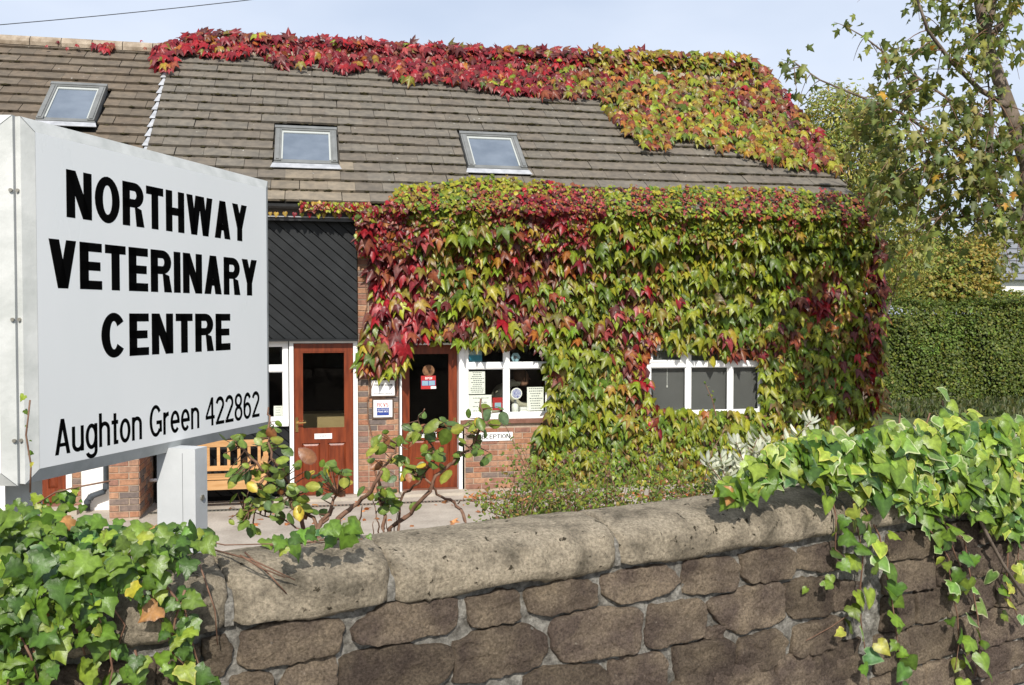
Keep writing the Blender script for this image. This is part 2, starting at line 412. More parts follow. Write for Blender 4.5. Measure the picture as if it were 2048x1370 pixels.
def glyph(c, w):
    """(advance width, polygons) for cap height 1; w is the stem width"""
    h = w * 0.86; d = w * 1.08; x = 0.73
    W = {'I': w, 'W': 0.98, 'N': 0.66, 'O': 0.70, 'G': 0.68, 'C': 0.66, 'E': 0.56, 'T': 0.56, 'L': 0.5, 'M': 0.78}.get(c, 0.64)
    P = []
    if c == 'N':
        P = [_bar(0, 0, w, 1), _bar(W - w, 0, W, 1), [(0, 1), (d, 1), (W, 0), (W - d, 0)]]
    elif c == 'H': P = [_bar(0, 0, w, 1), _bar(W - w, 0, W, 1), _bar(0, .5 - h / 2, W, .5 + h / 2)]
    elif c == 'I': P = [_bar(0, 0, w, 1)]
    elif c == 'E': P = [_bar(0, 0, w, 1), _bar(0, 0, W, h), _bar(0, 1 - h, W, 1), _bar(0, .5 - h / 2, W * .93, .5 + h / 2)]
    elif c == 'L': P = [_bar(0, 0, w, 1), _bar(0, 0, W, h)]
    elif c == 'M': P = [_bar(0, 0, w, 1), _bar(W - w, 0, W, 1), [(0, 1), (d, 1), (W / 2 + d / 2, .1), (W / 2 - d / 2, .1)], [(W, 1), (W - d, 1), (W / 2 - d / 2, .1), (W / 2 + d / 2, .1)]]
    elif c == 'T': P = [_bar(W / 2 - w / 2, 0, W / 2 + w / 2, 1), _bar(0, 1 - h, W, 1)]
    elif c == 'A':
        P = [[(0, 0), (d, 0), (W / 2 + d / 2, 1), (W / 2 - d / 2, 1)], [(W, 0), (W - d, 0), (W / 2 - d / 2, 1), (W / 2 + d / 2, 1)], _bar(W * .2, .22, W * .8, .22 + h * .85)]
    elif c == 'V':
        P = [[(0, 1), (d, 1), (W / 2 + d / 2, 0), (W / 2 - d / 2, 0)], [(W, 1), (W - d, 1), (W / 2 - d / 2, 0), (W / 2 + d / 2, 0)]]
    elif c == 'W':
        for q in (0, 1):
            a = q * W / 2 - q * d * .25; b = a + W / 2 + d * .25
            m = (a + b) / 2; e = d * .92
            P += [[(a, 1), (a + e, 1), (m + e / 2, 0), (m - e / 2, 0)], [(b, 1), (b - e, 1), (m - e / 2, 0), (m + e / 2, 0)]]
    elif c == 'X':
        P = [[(0, 1), (d, 1), (W, 0), (W - d, 0)], [(0, 0), (d, 0), (W, 1), (W - d, 1)]]
    elif c == 'Y':
        P = [[(0, 1), (d, 1), (W / 2 + w / 2, .42), (W / 2 - w / 2, .34)], [(W, 1), (W - d, 1), (W / 2 - w / 2, .42), (W / 2 + w / 2, .34)], _bar(W / 2 - w / 2, 0, W / 2 + w / 2, .42)]
    elif c == 'O': P = _ring(W / 2, .5, W / 2, .515, w, wy=h)
    elif c == 'U': P = [_bar(0, .3, w, 1), _bar(W - w, .3, W, 1)] + _ring(W / 2, .31, W / 2, .32, w, 180, 360, wy=h)
    elif c in 'CG':
        P = _ring(W / 2, .5, W / 2, .515, w, 38, 322, wy=h)
        if c == 'G': P += [_bar(W * .55, .5 - h, W, .5), _bar(W - w * .95, .12, W, .5)]
    elif c in 'RPD':
        if c == 'D': y0, y1 = 0.0, 1.0
        else: y0, y1 = 0.43, 1.0
        r = (y1 - y0) / 2; rx = min(r * 1.0, W - w - .05)
        P = [_bar(0, 0, w, 1), _bar(0, y1 - h, W - rx, y1), _bar(0, y0, W - rx, y0 + h)] + _ring(W - rx, (y0 + y1) / 2, rx, r, w, -90, 90, 16, wy=h)
        if c == 'R': P += [[(W - w * 1.02, 0), (W + .02, 0), (W - w * .30, .40), (W - w * 1.25, .47)]]
    elif c == 'S':
        a = _arc(W / 2, .735, W / 2 - w / 2, .265 - h / 2, 25, 270, 14); b = _arc(W / 2, .255, W / 2 - w / 2, .265 - h / 2, 90, -155, 14)
        P = _ribbon(a + b[1:], w * .95)
    elif c == '4':
        W = .6; P = [_bar(W * .62, 0, W * .62 + w, 1), _bar(0, .24, W, .24 + h), [(0, .24 + h), (w * .9, .24 + h), (W * .62 + w, 1), (W * .62, 1)]]
    elif c == '2':
        W = .58; a = _arc(W / 2, .72, W / 2 - w / 2, .28 - w / 2, 170, -30, 12)
        P = _ribbon(a + [(w * .7, h * .9)], w) + [_bar(0, 0, W, h)]
    elif c == '8': W = .58; P = _ring(W / 2, .745, W / 2 - .02, .265, w, wy=h) + _ring(W / 2, .27, W / 2, .285, w, wy=h)
    elif c == '6':
        W = .58; P = _ring(W / 2, .31, W / 2, .32, w, wy=h) + _ribbon(_arc(W / 2 + .02, .5, W / 2 - w / 2 + .02, .5 - w / 2, 40, 205, 14), w)
    elif c == 'u': W = .52; P = [_bar(0, .2, w, x), _bar(W - w, 0, W, x)] + _ring(W / 2, .24, W / 2, .25, w, 180, 360, 16, wy=h)
    elif c == 'n': W = .52; P = [_bar(0, 0, w, x), _bar(W - w, 0, W, x - .24)] + _ring(W / 2, x - .24, W / 2, .25, w, 0, 180, 16, wy=h)
    elif c == 'h': W = .52; P = [_bar(0, 0, w, 1), _bar(W - w, 0, W, x - .24)] + _ring(W / 2, x - .24, W / 2, .25, w, 0, 180, 16, wy=h)
    elif c == 'o': W = .54; P = _ring(W / 2, x / 2, W / 2, x / 2 + .01, w, wy=h)
    elif c == 'e': W = .54; P = _ring(W / 2, x / 2, W / 2, x / 2 + .01, w, 0, 318, wy=h) + [_bar(w * .5, x / 2 - h / 2, W, x / 2 + h / 2)]
    elif c == 'r': W = .34; P = [_bar(0, 0, w, x)] + _ribbon(_arc(W - .02, x - .26, W - w * .6, .26 - h / 2, 170, 90, 8), w)
    elif c == 't': W = .32; P = [_bar(W * .3, .1, W * .3 + w, .94), _bar(0, x - h, W, x), _bar(W * .3, 0, W, h)]
    elif c == 'g':
        W = .54; P = _ring(W / 2, x / 2, W / 2, x / 2 + .01, w, wy=h) + [_bar(W - w, -.08, W, x)] + _ring(W / 2, -.06, W / 2, .22, w, 195, 360, 14, wy=h)
    elif c == ' ': W = .26
    return W, P

def text(s, p, right, up, nrm, height, width, w, mt, parent, name='letter', gap=0.09, thick=0.0003, single=False):
    """letters laid on a surface; p = left end of the base line, width = total length"""
    p, right, up, nrm = [np.asarray(t, float) for t in (p, right, up, nrm)]
    gs = [glyph(c, w) for c in s]
    tot = sum(g[0] for g in gs) + gap * (len(s) - 1)
    k = width / tot; x = 0.0; one = MB()
    for c, (W, P) in zip(s, gs):
        mb = one if single else MB()
        for q in P:
            vs = [p + right * (x + a) * k + up * b * height + nrm * thick for a, b in q]
            mb.add(vs, [tuple(range(len(q)))])
        if P and not single:
            o = p + right * (x + W / 2) * k + up * height / 2
            mb.build(name, mt, parent, origin=o, fixn=False)
        x += W + gap
    if single: one.build(name, mt, parent, fixn=False)

def lines_of_print(mb, p, right, up, nrm, w, h, n, r, thick=0.001):
    """grey rows of illegible small print"""
    for i in range(n):
        y = h * (1 - (i + 0.8) / (n + 0.6)); L = w * r.uniform(.45, .8); x = (w - L) / 2
        while x < (w + L) / 2:
            q = r.uniform(.05, .13) * w
            vs = [p + right * a + up * b + nrm * thick for a, b in ((x, y), (x + q, y), (x + q, y + h * .035), (x, y + h * .035))]
            mb.add(vs, [(0, 1, 2, 3)]); x += q + w * .03

# ------------------------------------------------------------------ ground
YF = 12.57                                # front wall of the building
def fx(px, py=800, Y=YF): return float(at_Y(px, py, Y)[0])
def fz(px, py, Y=YF): return float(at_Y(px, py, Y)[2])

def sheet(name, pts, mt):
    o = MB().add(pts, [tuple(range(len(pts)))]).build(name, mt, None)
    o['kind'] = 'structure'
    return o

sheet('ground', [(-900, -900, -.012), (900, -900, -.012), (900, 900, -.012), (-900, 900, -.012)], M['grass'])
sheet('courtyard', [(-14, 3.2, 0), (16, 3.2, 0), (16, 18.0, 0), (-14, 18.0, 0)], M['yard'])

# stone wall axis: base point, direction, outward (street side) normal
WD = np.array([math.sin(R(73)), math.cos(R(73)), 0.0])
WN = np.array([WD[1], -WD[0], 0.0])
WP = at_depth(1250, 1132, 3.2)            # under the coping, on the street face
ZC = float(WP[2])                         # height of the coping's underside
ZP = 0.70                                 # street level
WP = np.array([WP[0], WP[1], 0.0])
def wpt(s, o, z): return WP + WD * s + WN * o + np.array([0, 0, z])
def on_wall(px, py, o=0.0):
    q = at_plane(px, py, WP + WN * o, WN)
    return float(np.dot(q - WP, WD)), float(q[2])

mb = MB()
a, b = wpt(-14, 0.0, 0), wpt(16, 0.0, 0)
mb.prism([(a[0], a[1], -.3), (b[0], b[1], -.3), (b[0], b[1] - 2.6, -.3), (a[0], a[1] - 2.6, -.3)], (0, 0, .3 + ZP))
o = mb.build('pavement', M['pave']); o['kind'] = 'structure'
mb = MB(); mb.prism([(a[0], a[1] - 2.6, -.3), (b[0], b[1] - 2.6, -.3), (b[0], b[1] - 10, -.3), (a[0], a[1] - 10, -.3)], (0, 0, .18 + ZP))
o = mb.build('road', M['road']); o['kind'] = 'structure'
# raised planting bed behind the wall, sloping down to the yard
mb = MB()
ZB = ZC - 0.32
prof = [(-.30, -.2), (-.30, ZB), (-1.1, ZB - .03), (-2.0, ZB - .25), (-3.2, .35), (-4.0, 0.01), (-4.0, -.2)]
ns = 40
vs = []; fs = []
for i in range(ns + 1):
    s = -5 + 14 * i / ns
    for j, (oo, zz) in enumerate(prof):
        vs.append(wpt(s, oo, zz + (random.uniform(-.03, .03) if 0 < j < 5 else 0)))
k = len(prof)
for i in range(ns):
    for j in range(k - 1): fs.append((i * k + j, i * k + j + 1, (i + 1) * k + j + 1, (i + 1) * k + j))
o = MB().add(vs, fs).build('flower_bed', M['soil'], smooth=True); o['kind'] = 'structure'

# ------------------------------------------------------------------ building
bld = thing('veterinary_building', 'low brick building with grey tiled roof, three skylights and creeper over its wall', 'building', (2.5, YF, 0))
TH = math.atan(0.778)
YE = 12.28                                # lower edge of the tiles
ZE = float(at_Y(600, 407, YE)[2])
_d = ray(150, 90)
_t = (EYE - ZE + 0.778 * YE) / (0.778 * _d[1] - _d[2])
YR = float(_d[1] * _t); ZR = ZE + 0.778 * (YR - YE)
XL, XS, XR = -7.2, -2.07, 7.85            # left end, step between the roofs, right verge
ES = np.array([0, math.cos(TH), math.sin(TH)]); EN = np.array([0, -math.sin(TH), math.cos(TH)]); EX = np.array([1.0, 0, 0])
SL = (YR - YE) / math.cos(TH)
RP = np.array([0, YE, ZE])
def roof_pt(x, s, n=0.0): return RP + EX * x + ES * s + EN * n
def on_roof(px, py, n=0.0):
    q = at_plane(px, py, RP + EN * n, EN)
    return float(q[0]), float(np.dot(q - RP, ES))

DROP = 1.15                               # the left roof sweeps lower
roof = MB()
for x0, x1, s0, dn in ((XS, XR, -.02, -.03), (XL, XS - .001, -DROP - .02, -.075)):
    roof.prism([roof_pt(x0, s0, dn), roof_pt(x0, SL, dn), roof_pt(x0, SL, dn - .1), roof_pt(x0, s0, dn - .1)], (x1 - x0, 0, 0))
bk = [(YR + .01, ZR - .05), (YR + 4.5, ZR - 3.5), (YR + 4.5, ZR - 3.62), (YR + .01, ZR - .17)]
roof.prism([(XL, y, z) for y, z in bk], (XR - XL, 0, 0))
roof = roof.build('roof', M['slab'], bld)

CRP = [(300, 118), (308, 90), (330, 80), (420, 60), (700, 78), (1000, 92), (1280, 98), (1500, 108), (1560, 160), (1620, 230), (1690, 335),
       (1600, 330), (1500, 308), (1420, 285), (1350, 265), (1330, 292), (1290, 290), (1240, 245), (1200, 195), (1120, 185), (1020, 178), (960, 168), (880, 152),
       (800, 152), (740, 128), (690, 138), (640, 120), (560, 125), (510, 100), (470, 112), (400, 98), (352, 100), (342, 138), (318, 130)]
def inside(x, y, poly):
    x = np.asarray(x, float); y = np.asarray(y, float); r = np.zeros(x.shape, bool); n = len(poly)
    for i in range(n):
        x0, y0 = poly[i]; x1, y1 = poly[(i + 1) % n]
        c = ((y0 > y) != (y1 > y)) & (x < (x1 - x0) * (y - y0) / ((y1 - y0) or 1e-9) + x0)
        r ^= c
    return r

SKY = []                                  # skylights on the roof: x0, x1, s0, s1
for q in (((72, 238), (190, 243), (105, 168), (212, 174)), ((547, 323), (676, 326), (553, 257), (671, 259)), ((937, 338), (1053, 333), (921, 268), (1031, 271))):
    p = [on_roof(*c, 0.06) for c in q]
    SKY.append(((p[0][0] + p[2][0]) / 2, (p[1][0] + p[3][0]) / 2, (p[0][1] + p[1][1]) / 2, (p[2][1] + p[3][1]) / 2))

TW, TG = 0.354, SL / 17.0
tcol = [tuple(np.array((.150, .134, .112)) * k * np.array((1, 1 + g, 1 + 1.6 * g))) for k in (.93, .97, 1.0, 1.03, 1.07) for g in (-.015, .015)]
tan = [tuple(np.array((.205, .175, .135)) * k) for k in (.9, 1.0, 1.1)]
def tile_geo(w, hi=0.0):
    return [(0, 0, .026), (w, 0, .026), (w, TG + .05, -.006), (0, TG + .05, -.006), (0, 0, .058), (w, 0, .058), (w, TG + .05, .016), (0, TG + .05, .016)], \
           [(0, 3, 2, 1), (4, 5, 6, 7), (0, 1, 5, 4), (1, 2, 6, 5), (2, 3, 7, 6), (3, 0, 4, 7)]
Tv, Tf = tile_geo(TW - .004)
def tile_world(x, s, n, w):
    v, _ = tile_geo(w)
    return [roof_pt(x + a, s + b_, n + c) for a, b_, c in v]
tl = []
for (x0, x1, n0, smin, ph) in ((XS, XR, 0.0, 0.0, 0), (XL, XS - .07, -.045, -DROP, 1)):
    r0 = int(round((smin) / TG))
    for r in range(r0, 17):
        s = r * TG + (0.09 if ph else 0.0)
        if s > SL - .1: continue
        x = x0 - (TW / 2 if (r + ph) % 2 else 0)
        while x < x1 - .02:
            a = max(x, x0); w = min(x + TW, x1) - a - .004
            if w > .05:
                hide = any(a + w > k[0] - .02 and a < k[1] + .02 and s + TG > k[2] + .02 and s < k[3] - .03 for k in SKY)
                if hide:             # trim to either side of the skylight
                    k = [k for k in SKY if a + w > k[0] - .02 and a < k[1] + .02 and s + TG > k[2] + .02 and s < k[3] - .03][0]
                    if a < k[0] - .07: tl.append((a, s, n0, k[0] - .025 - a, r))
                    if a + w > k[1] + .07: tl.append((k[1] + .025, s, n0, a + w - k[1] - .025, r))
                else: tl.append((a, s, n0, w, r))
            x += TW
rec = []
for t in tl:
    c = roof_pt(t[0] + t[3] / 2, t[1] + TG / 2, t[2])
    px, py, dd = project(c)
    vis = -20 < px < 2060 and 0 < py < 430 and not bool(inside(px, py, CRP)) and not (px < 545 and py > 232 + .265 * (px - 60)) and not (px > 800 and py > 372)
    rec.append((t, px, py, vis, t[3] * TG * (ES @ (CAM - c) * 0 + abs(EN @ (CAM - c))) / dd ** 3))
order = sorted([i for i in range(len(rec)) if rec[i][3]], key=lambda i: -rec[i][4])[:300]
big = set(order)
tcache = {}
Vs, Ts, Cs = [], [], []
def tri_of(fs): return [t for f in fs for t in ((f[0], f[1], f[2]), (f[0], f[2], f[3]))]
TT = tri_of(Tf)
rt = random.Random(4)
for i, (t, px, py, vis, ar) in enumerate(rec):
    istan = 535 < px < 715 and t[4] <= 3 and rt.random() < (.9 if t[4] < 3 else .6)
    ci = rt.randrange(len(tan if istan else tcol)); c = (tan if istan else tcol)[ci]
    if t[2] < 0: c = tuple(np.array(c) * (.93, .86, .80))
    dn = rt.uniform(-.002, .005); t = (t[0] + rt.gauss(0, .0025), t[1] + rt.gauss(0, .0045), *t[2:])
    if i in big:
        key = (round(t[3], 3), istan, ci, t[2] < 0)
        if key not in tcache:
            me = bpy.data.meshes.new('tile'); v, f = tile_geo(t[3])
            me.from_pydata([tuple(EX * a + ES * b_ + EN * d) for a, b_, d in v], [], f); me.update()
            paint(me, c); me.materials.append(M['tile']); tcache[key] = me
        link('tile', tcache[key], roof, roof_pt(t[0], t[1], t[2] + dn))
    else:
        b0 = sum(len(v) for v in Vs)
        Vs.append(np.array(tile_world(t[0], t[1], t[2] + dn, t[3]))); Ts.append(np.array(TT) + b0); Cs.append(np.tile(np.array(c), (8, 1)))
me = tri_mesh('roof_tiles', np.concatenate(Vs) - WL[roof], np.concatenate(Ts), np.concatenate(Cs), smooth=False)
o = link('roof_tiles', me, roof, mat=M['tile']); o['kind'] = 'stuff'
# moss along the lower tile edges, laid fuller to stand in for edge shadow
Vs, Ts = [], []
ico = np.array([(0, 0, 1), (.9, 0, .3), (.28, .85, .3), (-.73, .53, .3), (-.73, -.53, .3), (.28, -.85, .3), (0, 0, -.6)])
ict = np.array([(0, 1, 2), (0, 2, 3), (0, 3, 4), (0, 4, 5), (0, 5, 1), (6, 2, 1), (6, 3, 2), (6, 4, 3), (6, 5, 4), (6, 1, 5)])
b0 = 0
for t in tl:
    if t[2] < 0: nm = rt.choice((0, 1, 2))
    else: nm = rt.choice((3, 4, 6)) + (rt.choice((2, 4, 6)) if t[0] > 2.2 else 0)
    for _ in range(nm):
        r = rt.uniform(.008, .017) * (1.6 if rt.random() < .1 else 1)
        p = roof_pt(t[0] + rt.random() * t[3], t[1] - r * .25, t[2] + rt.uniform(.018, .05))
        Vs.append(ico * np.array((r * rt.uniform(1.2, 4.0), r, r)) + p); Ts.append(ict + b0); b0 += 7
me = tri_mesh('moss_and_shade', np.concatenate(Vs) - WL[roof], np.concatenate(Ts))
o = link('moss_and_shade', me, roof, mat=M['moss_and_shade']); o['kind'] = 'stuff'
# ridge tiles
x = XL
while x < XR - .1:
    w = min(.44, XR - x); prof = []
    for k in range(9):
        an = R(205 - 230 * k / 8); prof.append((0.13 * math.cos(an), 0.115 * math.sin(an) - .0))
    mb = MB(); n = len(prof)
    for xx in (x, x + w - .012): mb.add([(xx, YR + a_, ZR - .02 + b_) for a_, b_ in prof], [])
    mb.f += [(k, k + 1, n + k + 1, n + k) for k in range(n - 1)] + [tuple(range(n)), tuple(range(2 * n - 1, n - 1, -1))]
    mb.build('ridge_tile', M['ridge'], roof, origin=(x + w / 2, YR, ZR), smooth=False)
    x += w
# lead flashing pieces stepped up the join of the two roofs
for r in range(-1, 17):
    s0 = r * TG + .012
    mb = MB().prism([roof_pt(XS - .085, s0, .014), roof_pt(XS - .01, s0, .014), roof_pt(XS - .01, s0 + TG * .93, .006), roof_pt(XS - .045, s0 + TG * .93, .006)], EN * .006)
    if s0 < SL - .3: mb.build('flashing', M['lead'], roof, origin=roof_pt(XS, s0))
# skylights
for (x0, x1, s0, s1) in SKY:
    sk = MB()
    fw = .085; hgt = .085
    c = roof_pt((x0 + x1) / 2, (s0 + s1) / 2)
    for b_ in ((x0, x0 + fw, s0, s1), (x1 - fw, x1, s0, s1), (x0 + fw, x1 - fw, s1 - fw, s1)):
        sk.obox(RP, EX, ES, EN, b_[0], b_[1], b_[2], b_[3], -.03, hgt)
    sk.obox(RP, EX, ES, EN, x0 - .012, x1 + .012, s1 - .05, s1 + .02, .03, hgt + .012)
    sk.obox(RP, EX, ES, EN, x0 + fw, x1 - fw, s0, s0 + .07, -.03, hgt - .028)
    sk.obox(RP, EX, ES, EN, x0 - .008, x1 + .008, s0 - .025, s0 - .002, -.01, hgt - .02)
    skl = sk.build('skylight', M['skyframe'], bld, origin=c)
    i0, i1, j0, j1 = x0 + fw, x1 - fw, s0 + .07, s1 - fw
    mb = MB()
    for b_ in ((i0, i0 + .022, j0, j1), (i1 - .022, i1, j0, j1), (i0 + .022, i1 - .022, j1 - .05, j1)):
        mb.obox(RP, EX, ES, EN, *b_, 0, hgt - .018)
    mb.build('inner_trim', M['skyin'], skl, origin=c)
    MB().obox(RP, EX, ES, EN, i0 + .022, i1 - .022, j0, j1 - .05, .02, hgt - .03).build('pane', M['skypane'], skl, origin=c)
    MB().prism([roof_pt(x0 - .05, s0 - .15, .052), roof_pt(x1 + .05, s0 - .15, .052), roof_pt(x1 + .02, s0 - .03, .05), roof_pt(x0 - .02, s0 - .03, .05)], EN * .008).build('apron', M['lead'], skl, origin=c)
    for xx in (x0 + .02, x1 - .06): MB().obox(RP, EX, ES, EN, xx, xx + .04, s0 + .02, s1 - .08, hgt + .001, hgt + .012).build('side_cover', M['skyframe'], skl, origin=c)

# gutter and fascia
XG1 = XR - .03
g = MB(); prof = [(-.055, 0), (-.052, -.035), (-.03, -.06), (.03, -.06), (.052, -.035), (.055, 0), (.045, 0), (.04, -.03), (-.04, -.03), (-.045, 0)]
yg, zg = YE + .01, ZE - .01
g.prism([(XS + .02, yg + a_, zg + b_) for a_, b_ in prof], (XG1 - XS - .02, 0, 0))
gut = g.build('gutter', M['gutter'], bld)
box_part('fascia', M['gutter'], bld, XS + .02, XG1, yg + .06, yg + .085, zg - .2, zg + .03)
box_part('soffit_trim', M['lead'], bld, XS + .02, fx(740), yg + .035, yg + .058, zg - .158, zg - .146)

# --- front wall openings
zt = fz(850, 682)
D2 = (fx(797), fx(925), 0.0, zt)
W1 = (fx(925), fx(1105), fz(1010, 838), zt)
W2 = (fx(1293), fx(1530), fz(1400, 833), fz(1400, 690))
XP = fx(716)
wl = MB()
ztop = ZE + .18
yb = YF + .24
wl.box(XP, D2[0], YF, yb, -.2, zt)
wl.box(W1[1], W2[0], YF, yb, -.2, ztop - .001)
wl.box(XP, W1[1], YF, yb, zt + .001, ztop)
wl.box(W1[0], W1[1] - .001, YF, yb, -.2, W1[2] - .03)
wl.box(W2[0], W2[1], YF, yb, W2[3] + .001, ztop)
wl.box(W2[0], W2[1], YF, yb, -.2, W2[2] - .03)
wl.box(W2[1], XR - .1, YF, yb, -.2, ztop - .001)
# gable end and the rest of the shell
YB = 2 * YR - YF
wl.prism([(XR - .35, YF + .245, -.2), (XR - .35, YB, -.2), (XR - .35, YB, ZE + .05), (XR - .35, YR, ZR - .22), (XR - .35, YF + .245, ZE + .05)], (.25, 0, 0))
wl.prism([(XL + .1, YF + .02, -.2), (XL + .1, YB, -.2), (XL + .1, YB, ZE - .1), (XL + .1, YR, ZR - .3), (XL + .1, YF + .02, ZE - .1)], (.25, 0, 0))
wl.box(XL + .4, XR - .36, YB - .25, YB, -.2, ZE)
wall = wl.build('wall', M['mortar'], bld)

bcols = [(.32, .165, .10), (.345, .19, .118), (.29, .142, .09), (.365, .215, .138), (.265, .14, .10), (.32, .19, .13), (.25, .138, .105)]
bdark = [(.15, .125, .115), (.19, .15, .13)]
bc = {}
rb = random.Random(9)
def brick(parent, p, w, axis='x', h=.065):
    dk = rb.random() < .15
    c = rb.choice(bdark if dk else bcols)
    key = (round(w, 3), axis, c)
    if key not in bc:
        m2 = MB()
        e = .004
        if axis == 'x': m2.add([(0, 0, 0), (w, 0, 0), (w, 0, h), (0, 0, h), (e, -.009, e), (w - e, -.009, e), (w - e, -.009, h - e), (e, -.009, h - e)],
                               [(4, 5, 6, 7), (0, 1, 5, 4), (1, 2, 6, 5), (2, 3, 7, 6), (3, 0, 4, 7)])
        else: m2.add([(0, 0, 0), (0, w, 0), (0, w, h), (0, 0, h), (.009, e, e), (.009, w - e, e), (.009, w - e, h - e), (.009, e, h - e)],
                     [(4, 5, 6, 7), (0, 1, 5, 4), (1, 2, 6, 5), (2, 3, 7, 6), (3, 0, 4, 7)])
        me = m2.mesh('brick'); paint(me, c); me.materials.append(M['brick']); bc[key] = me
    link('brick', bc[key], parent, (p[0], p[1] + (rb.uniform(-.002, .001) if axis == 'x' else 0), p[2]))
def brick_field(parent, x0, x1, z0, z1, Y, first=None, skip=None, bw=.215):
    z = z0; r = 0
    while z < z1 - .03:
        x = x0
        if first and r % 2: 
            brick(parent, (x, Y, z), min(first, x1 - x)); x += first + .01
        while x < x1 - .02:
            w = min(bw, x1 - x)
            if x1 - (x + w) < .03: w = x1 - x
            if not (skip and skip(x, w, z)): brick(parent, (x, Y, z), w)
            x += w + .01
        z += .075; r += 1
zq = .03
xq = fx(738)
z = zq
while z < 3.35:
    brick(wall, (XP + .004, YF, z), xq - XP - .014); z += .075
brick_field(wall, xq, D2[0] - .002, zq, zt, YF, first=.1025)
brick_field(wall, xq, xq + .36, zq + .075 * math.ceil((zt - zq) / .075), 3.35, YF, first=.1025)
brick_field(wall, W1[0] + .04, fx(1085), zq, W1[2] - .12, YF, first=.1025)
# brick-on-edge course and clay sill below the reception window
x = W1[0] + .04

# --- windows
def window(x0, x1, z0, z1, mull, rail, Y, jamb=.06, blind=None, wb=.065, bot=.075):
    c = ((x0 + x1) / 2, Y, (z0 + z1) / 2)
    w = thing_part('window', c)
    m2 = MB()
    m2.box(x0, x0 + jamb, Y, Y + .07, z0, z1); m2.box(x1 - jamb, x1, Y, Y + .07, z0, z1)
    m2.box(x0 + jamb, x1 - jamb, Y, Y + .07, z0, z0 + bot); m2.box(x0 + jamb, x1 - jamb, Y, Y + .07, z1 - .06, z1)
    xs = [x0 + jamb] + [v for m_ in mull for v in (m_ - wb / 2, m_ + wb / 2)] + [x1 - jamb]
    for m_ in mull: m2.box(m_ - wb / 2, m_ + wb / 2, Y + .002, Y + .068, z0 + bot, z1 - .06)
    for i in range(0, len(xs), 2):
        if rail: m2.box(xs[i], xs[i + 1], Y - .004, Y + .066, rail - .036, rail + .036)
    m2.build('frame', M['upvc'], w, origin=c)
    m2 = MB()
    zs = [z0 + bot, rail - .036, rail + .036, z1 - .06] if rail else [z0 + bot, z1 - .06]
    cells = []
    for i in range(0, len(xs), 2):
        for j in range(0, len(zs), 2):
            a0, a1, b0_, b1_ = xs[i], xs[i + 1], zs[j], zs[j + 1]
            e = .014            # dark glazing gasket around each pane
            g2 = MB()
            g2.box(a0, a0 + e, Y + .012, Y + .03, b0_, b1_); g2.box(a1 - e, a1, Y + .012, Y + .03, b0_, b1_)
            g2.box(a0 + e, a1 - e, Y + .012, Y + .03, b0_, b0_ + e); g2.box(a0 + e, a1 - e, Y + .012, Y + .03, b1_ - e, b1_)
            g2.build('gasket', M['upvc'], w, origin=((a0 + a1) / 2, Y, (b0_ + b1_) / 2))
            box_part('pane', M['glass'], w, a0 + .004, a1 - .004, Y + .032, Y + .038, b0_ + .004, b1_ - .004)
            if blind and (blind is True or j == 0): box_part('roller_blind', M['blind'], w, a0 - .02, a1 + .02, Y + .09, Y + .094, b0_ - .02, b1_ + .02)
            cells.append((a0, a1, b0_, b1_))
    return w, cells
def thing_part(name, loc):
    o = bpy.data.objects.new(name, None); o.empty_display_size = .1
    COL.objects.link(o); o.parent = bld; WL[o] = np.array(loc, float)
    o.location = tuple(WL[o] - WL[bld]); return o
YW = YF + .03
win1, cells1 = window(*W1, [fx(1014)], fz(1010, 731.5), YW, jamb=.075)
box_part('sill', M['sill'], win1, W1[0] - .03, W1[1] + .02, YF - .05, YF + .1, W1[2] - .055, W1[2] - .002)
win2, cells2 = window(*W2, [fx(1378.5), fx(1463)], fz(1420, 728.5), YW, jamb=.07, blind=True)
box_part('sill', M['sill'], win2, W2[0] - .03, W2[1] + .02, YF - .05, YF + .1, W2[2] - .055, W2[2] - .002)
# open fanlight frame in the first light
mb = MB(); q = cells2[1]
mb.box(q[0], q[1], YW - .012, YW + .01, q[2], q[2] + .03); mb.box(q[0], q[0] + .03, YW - .012, YW + .01, q[2] + .03, q[3]); mb.box(q[1] - .09, q[1], YW - .012, YW + .01, q[2] + .03, q[3])
mb.build('fanlight', M['upvc'], win2)
mb = MB(); mb.tube([(fx(1340), YW + .085, fz(1340, 738)), (fx(1340), YW + .085, fz(1340, 772))], .003, 5); mb.tube([(fx(1340), YW + .085, fz(1340, 772)), (fx(1340), YW + .085, fz(1340, 776))], .009, 6)
mb.build('blind_cord', M['white'], win2)

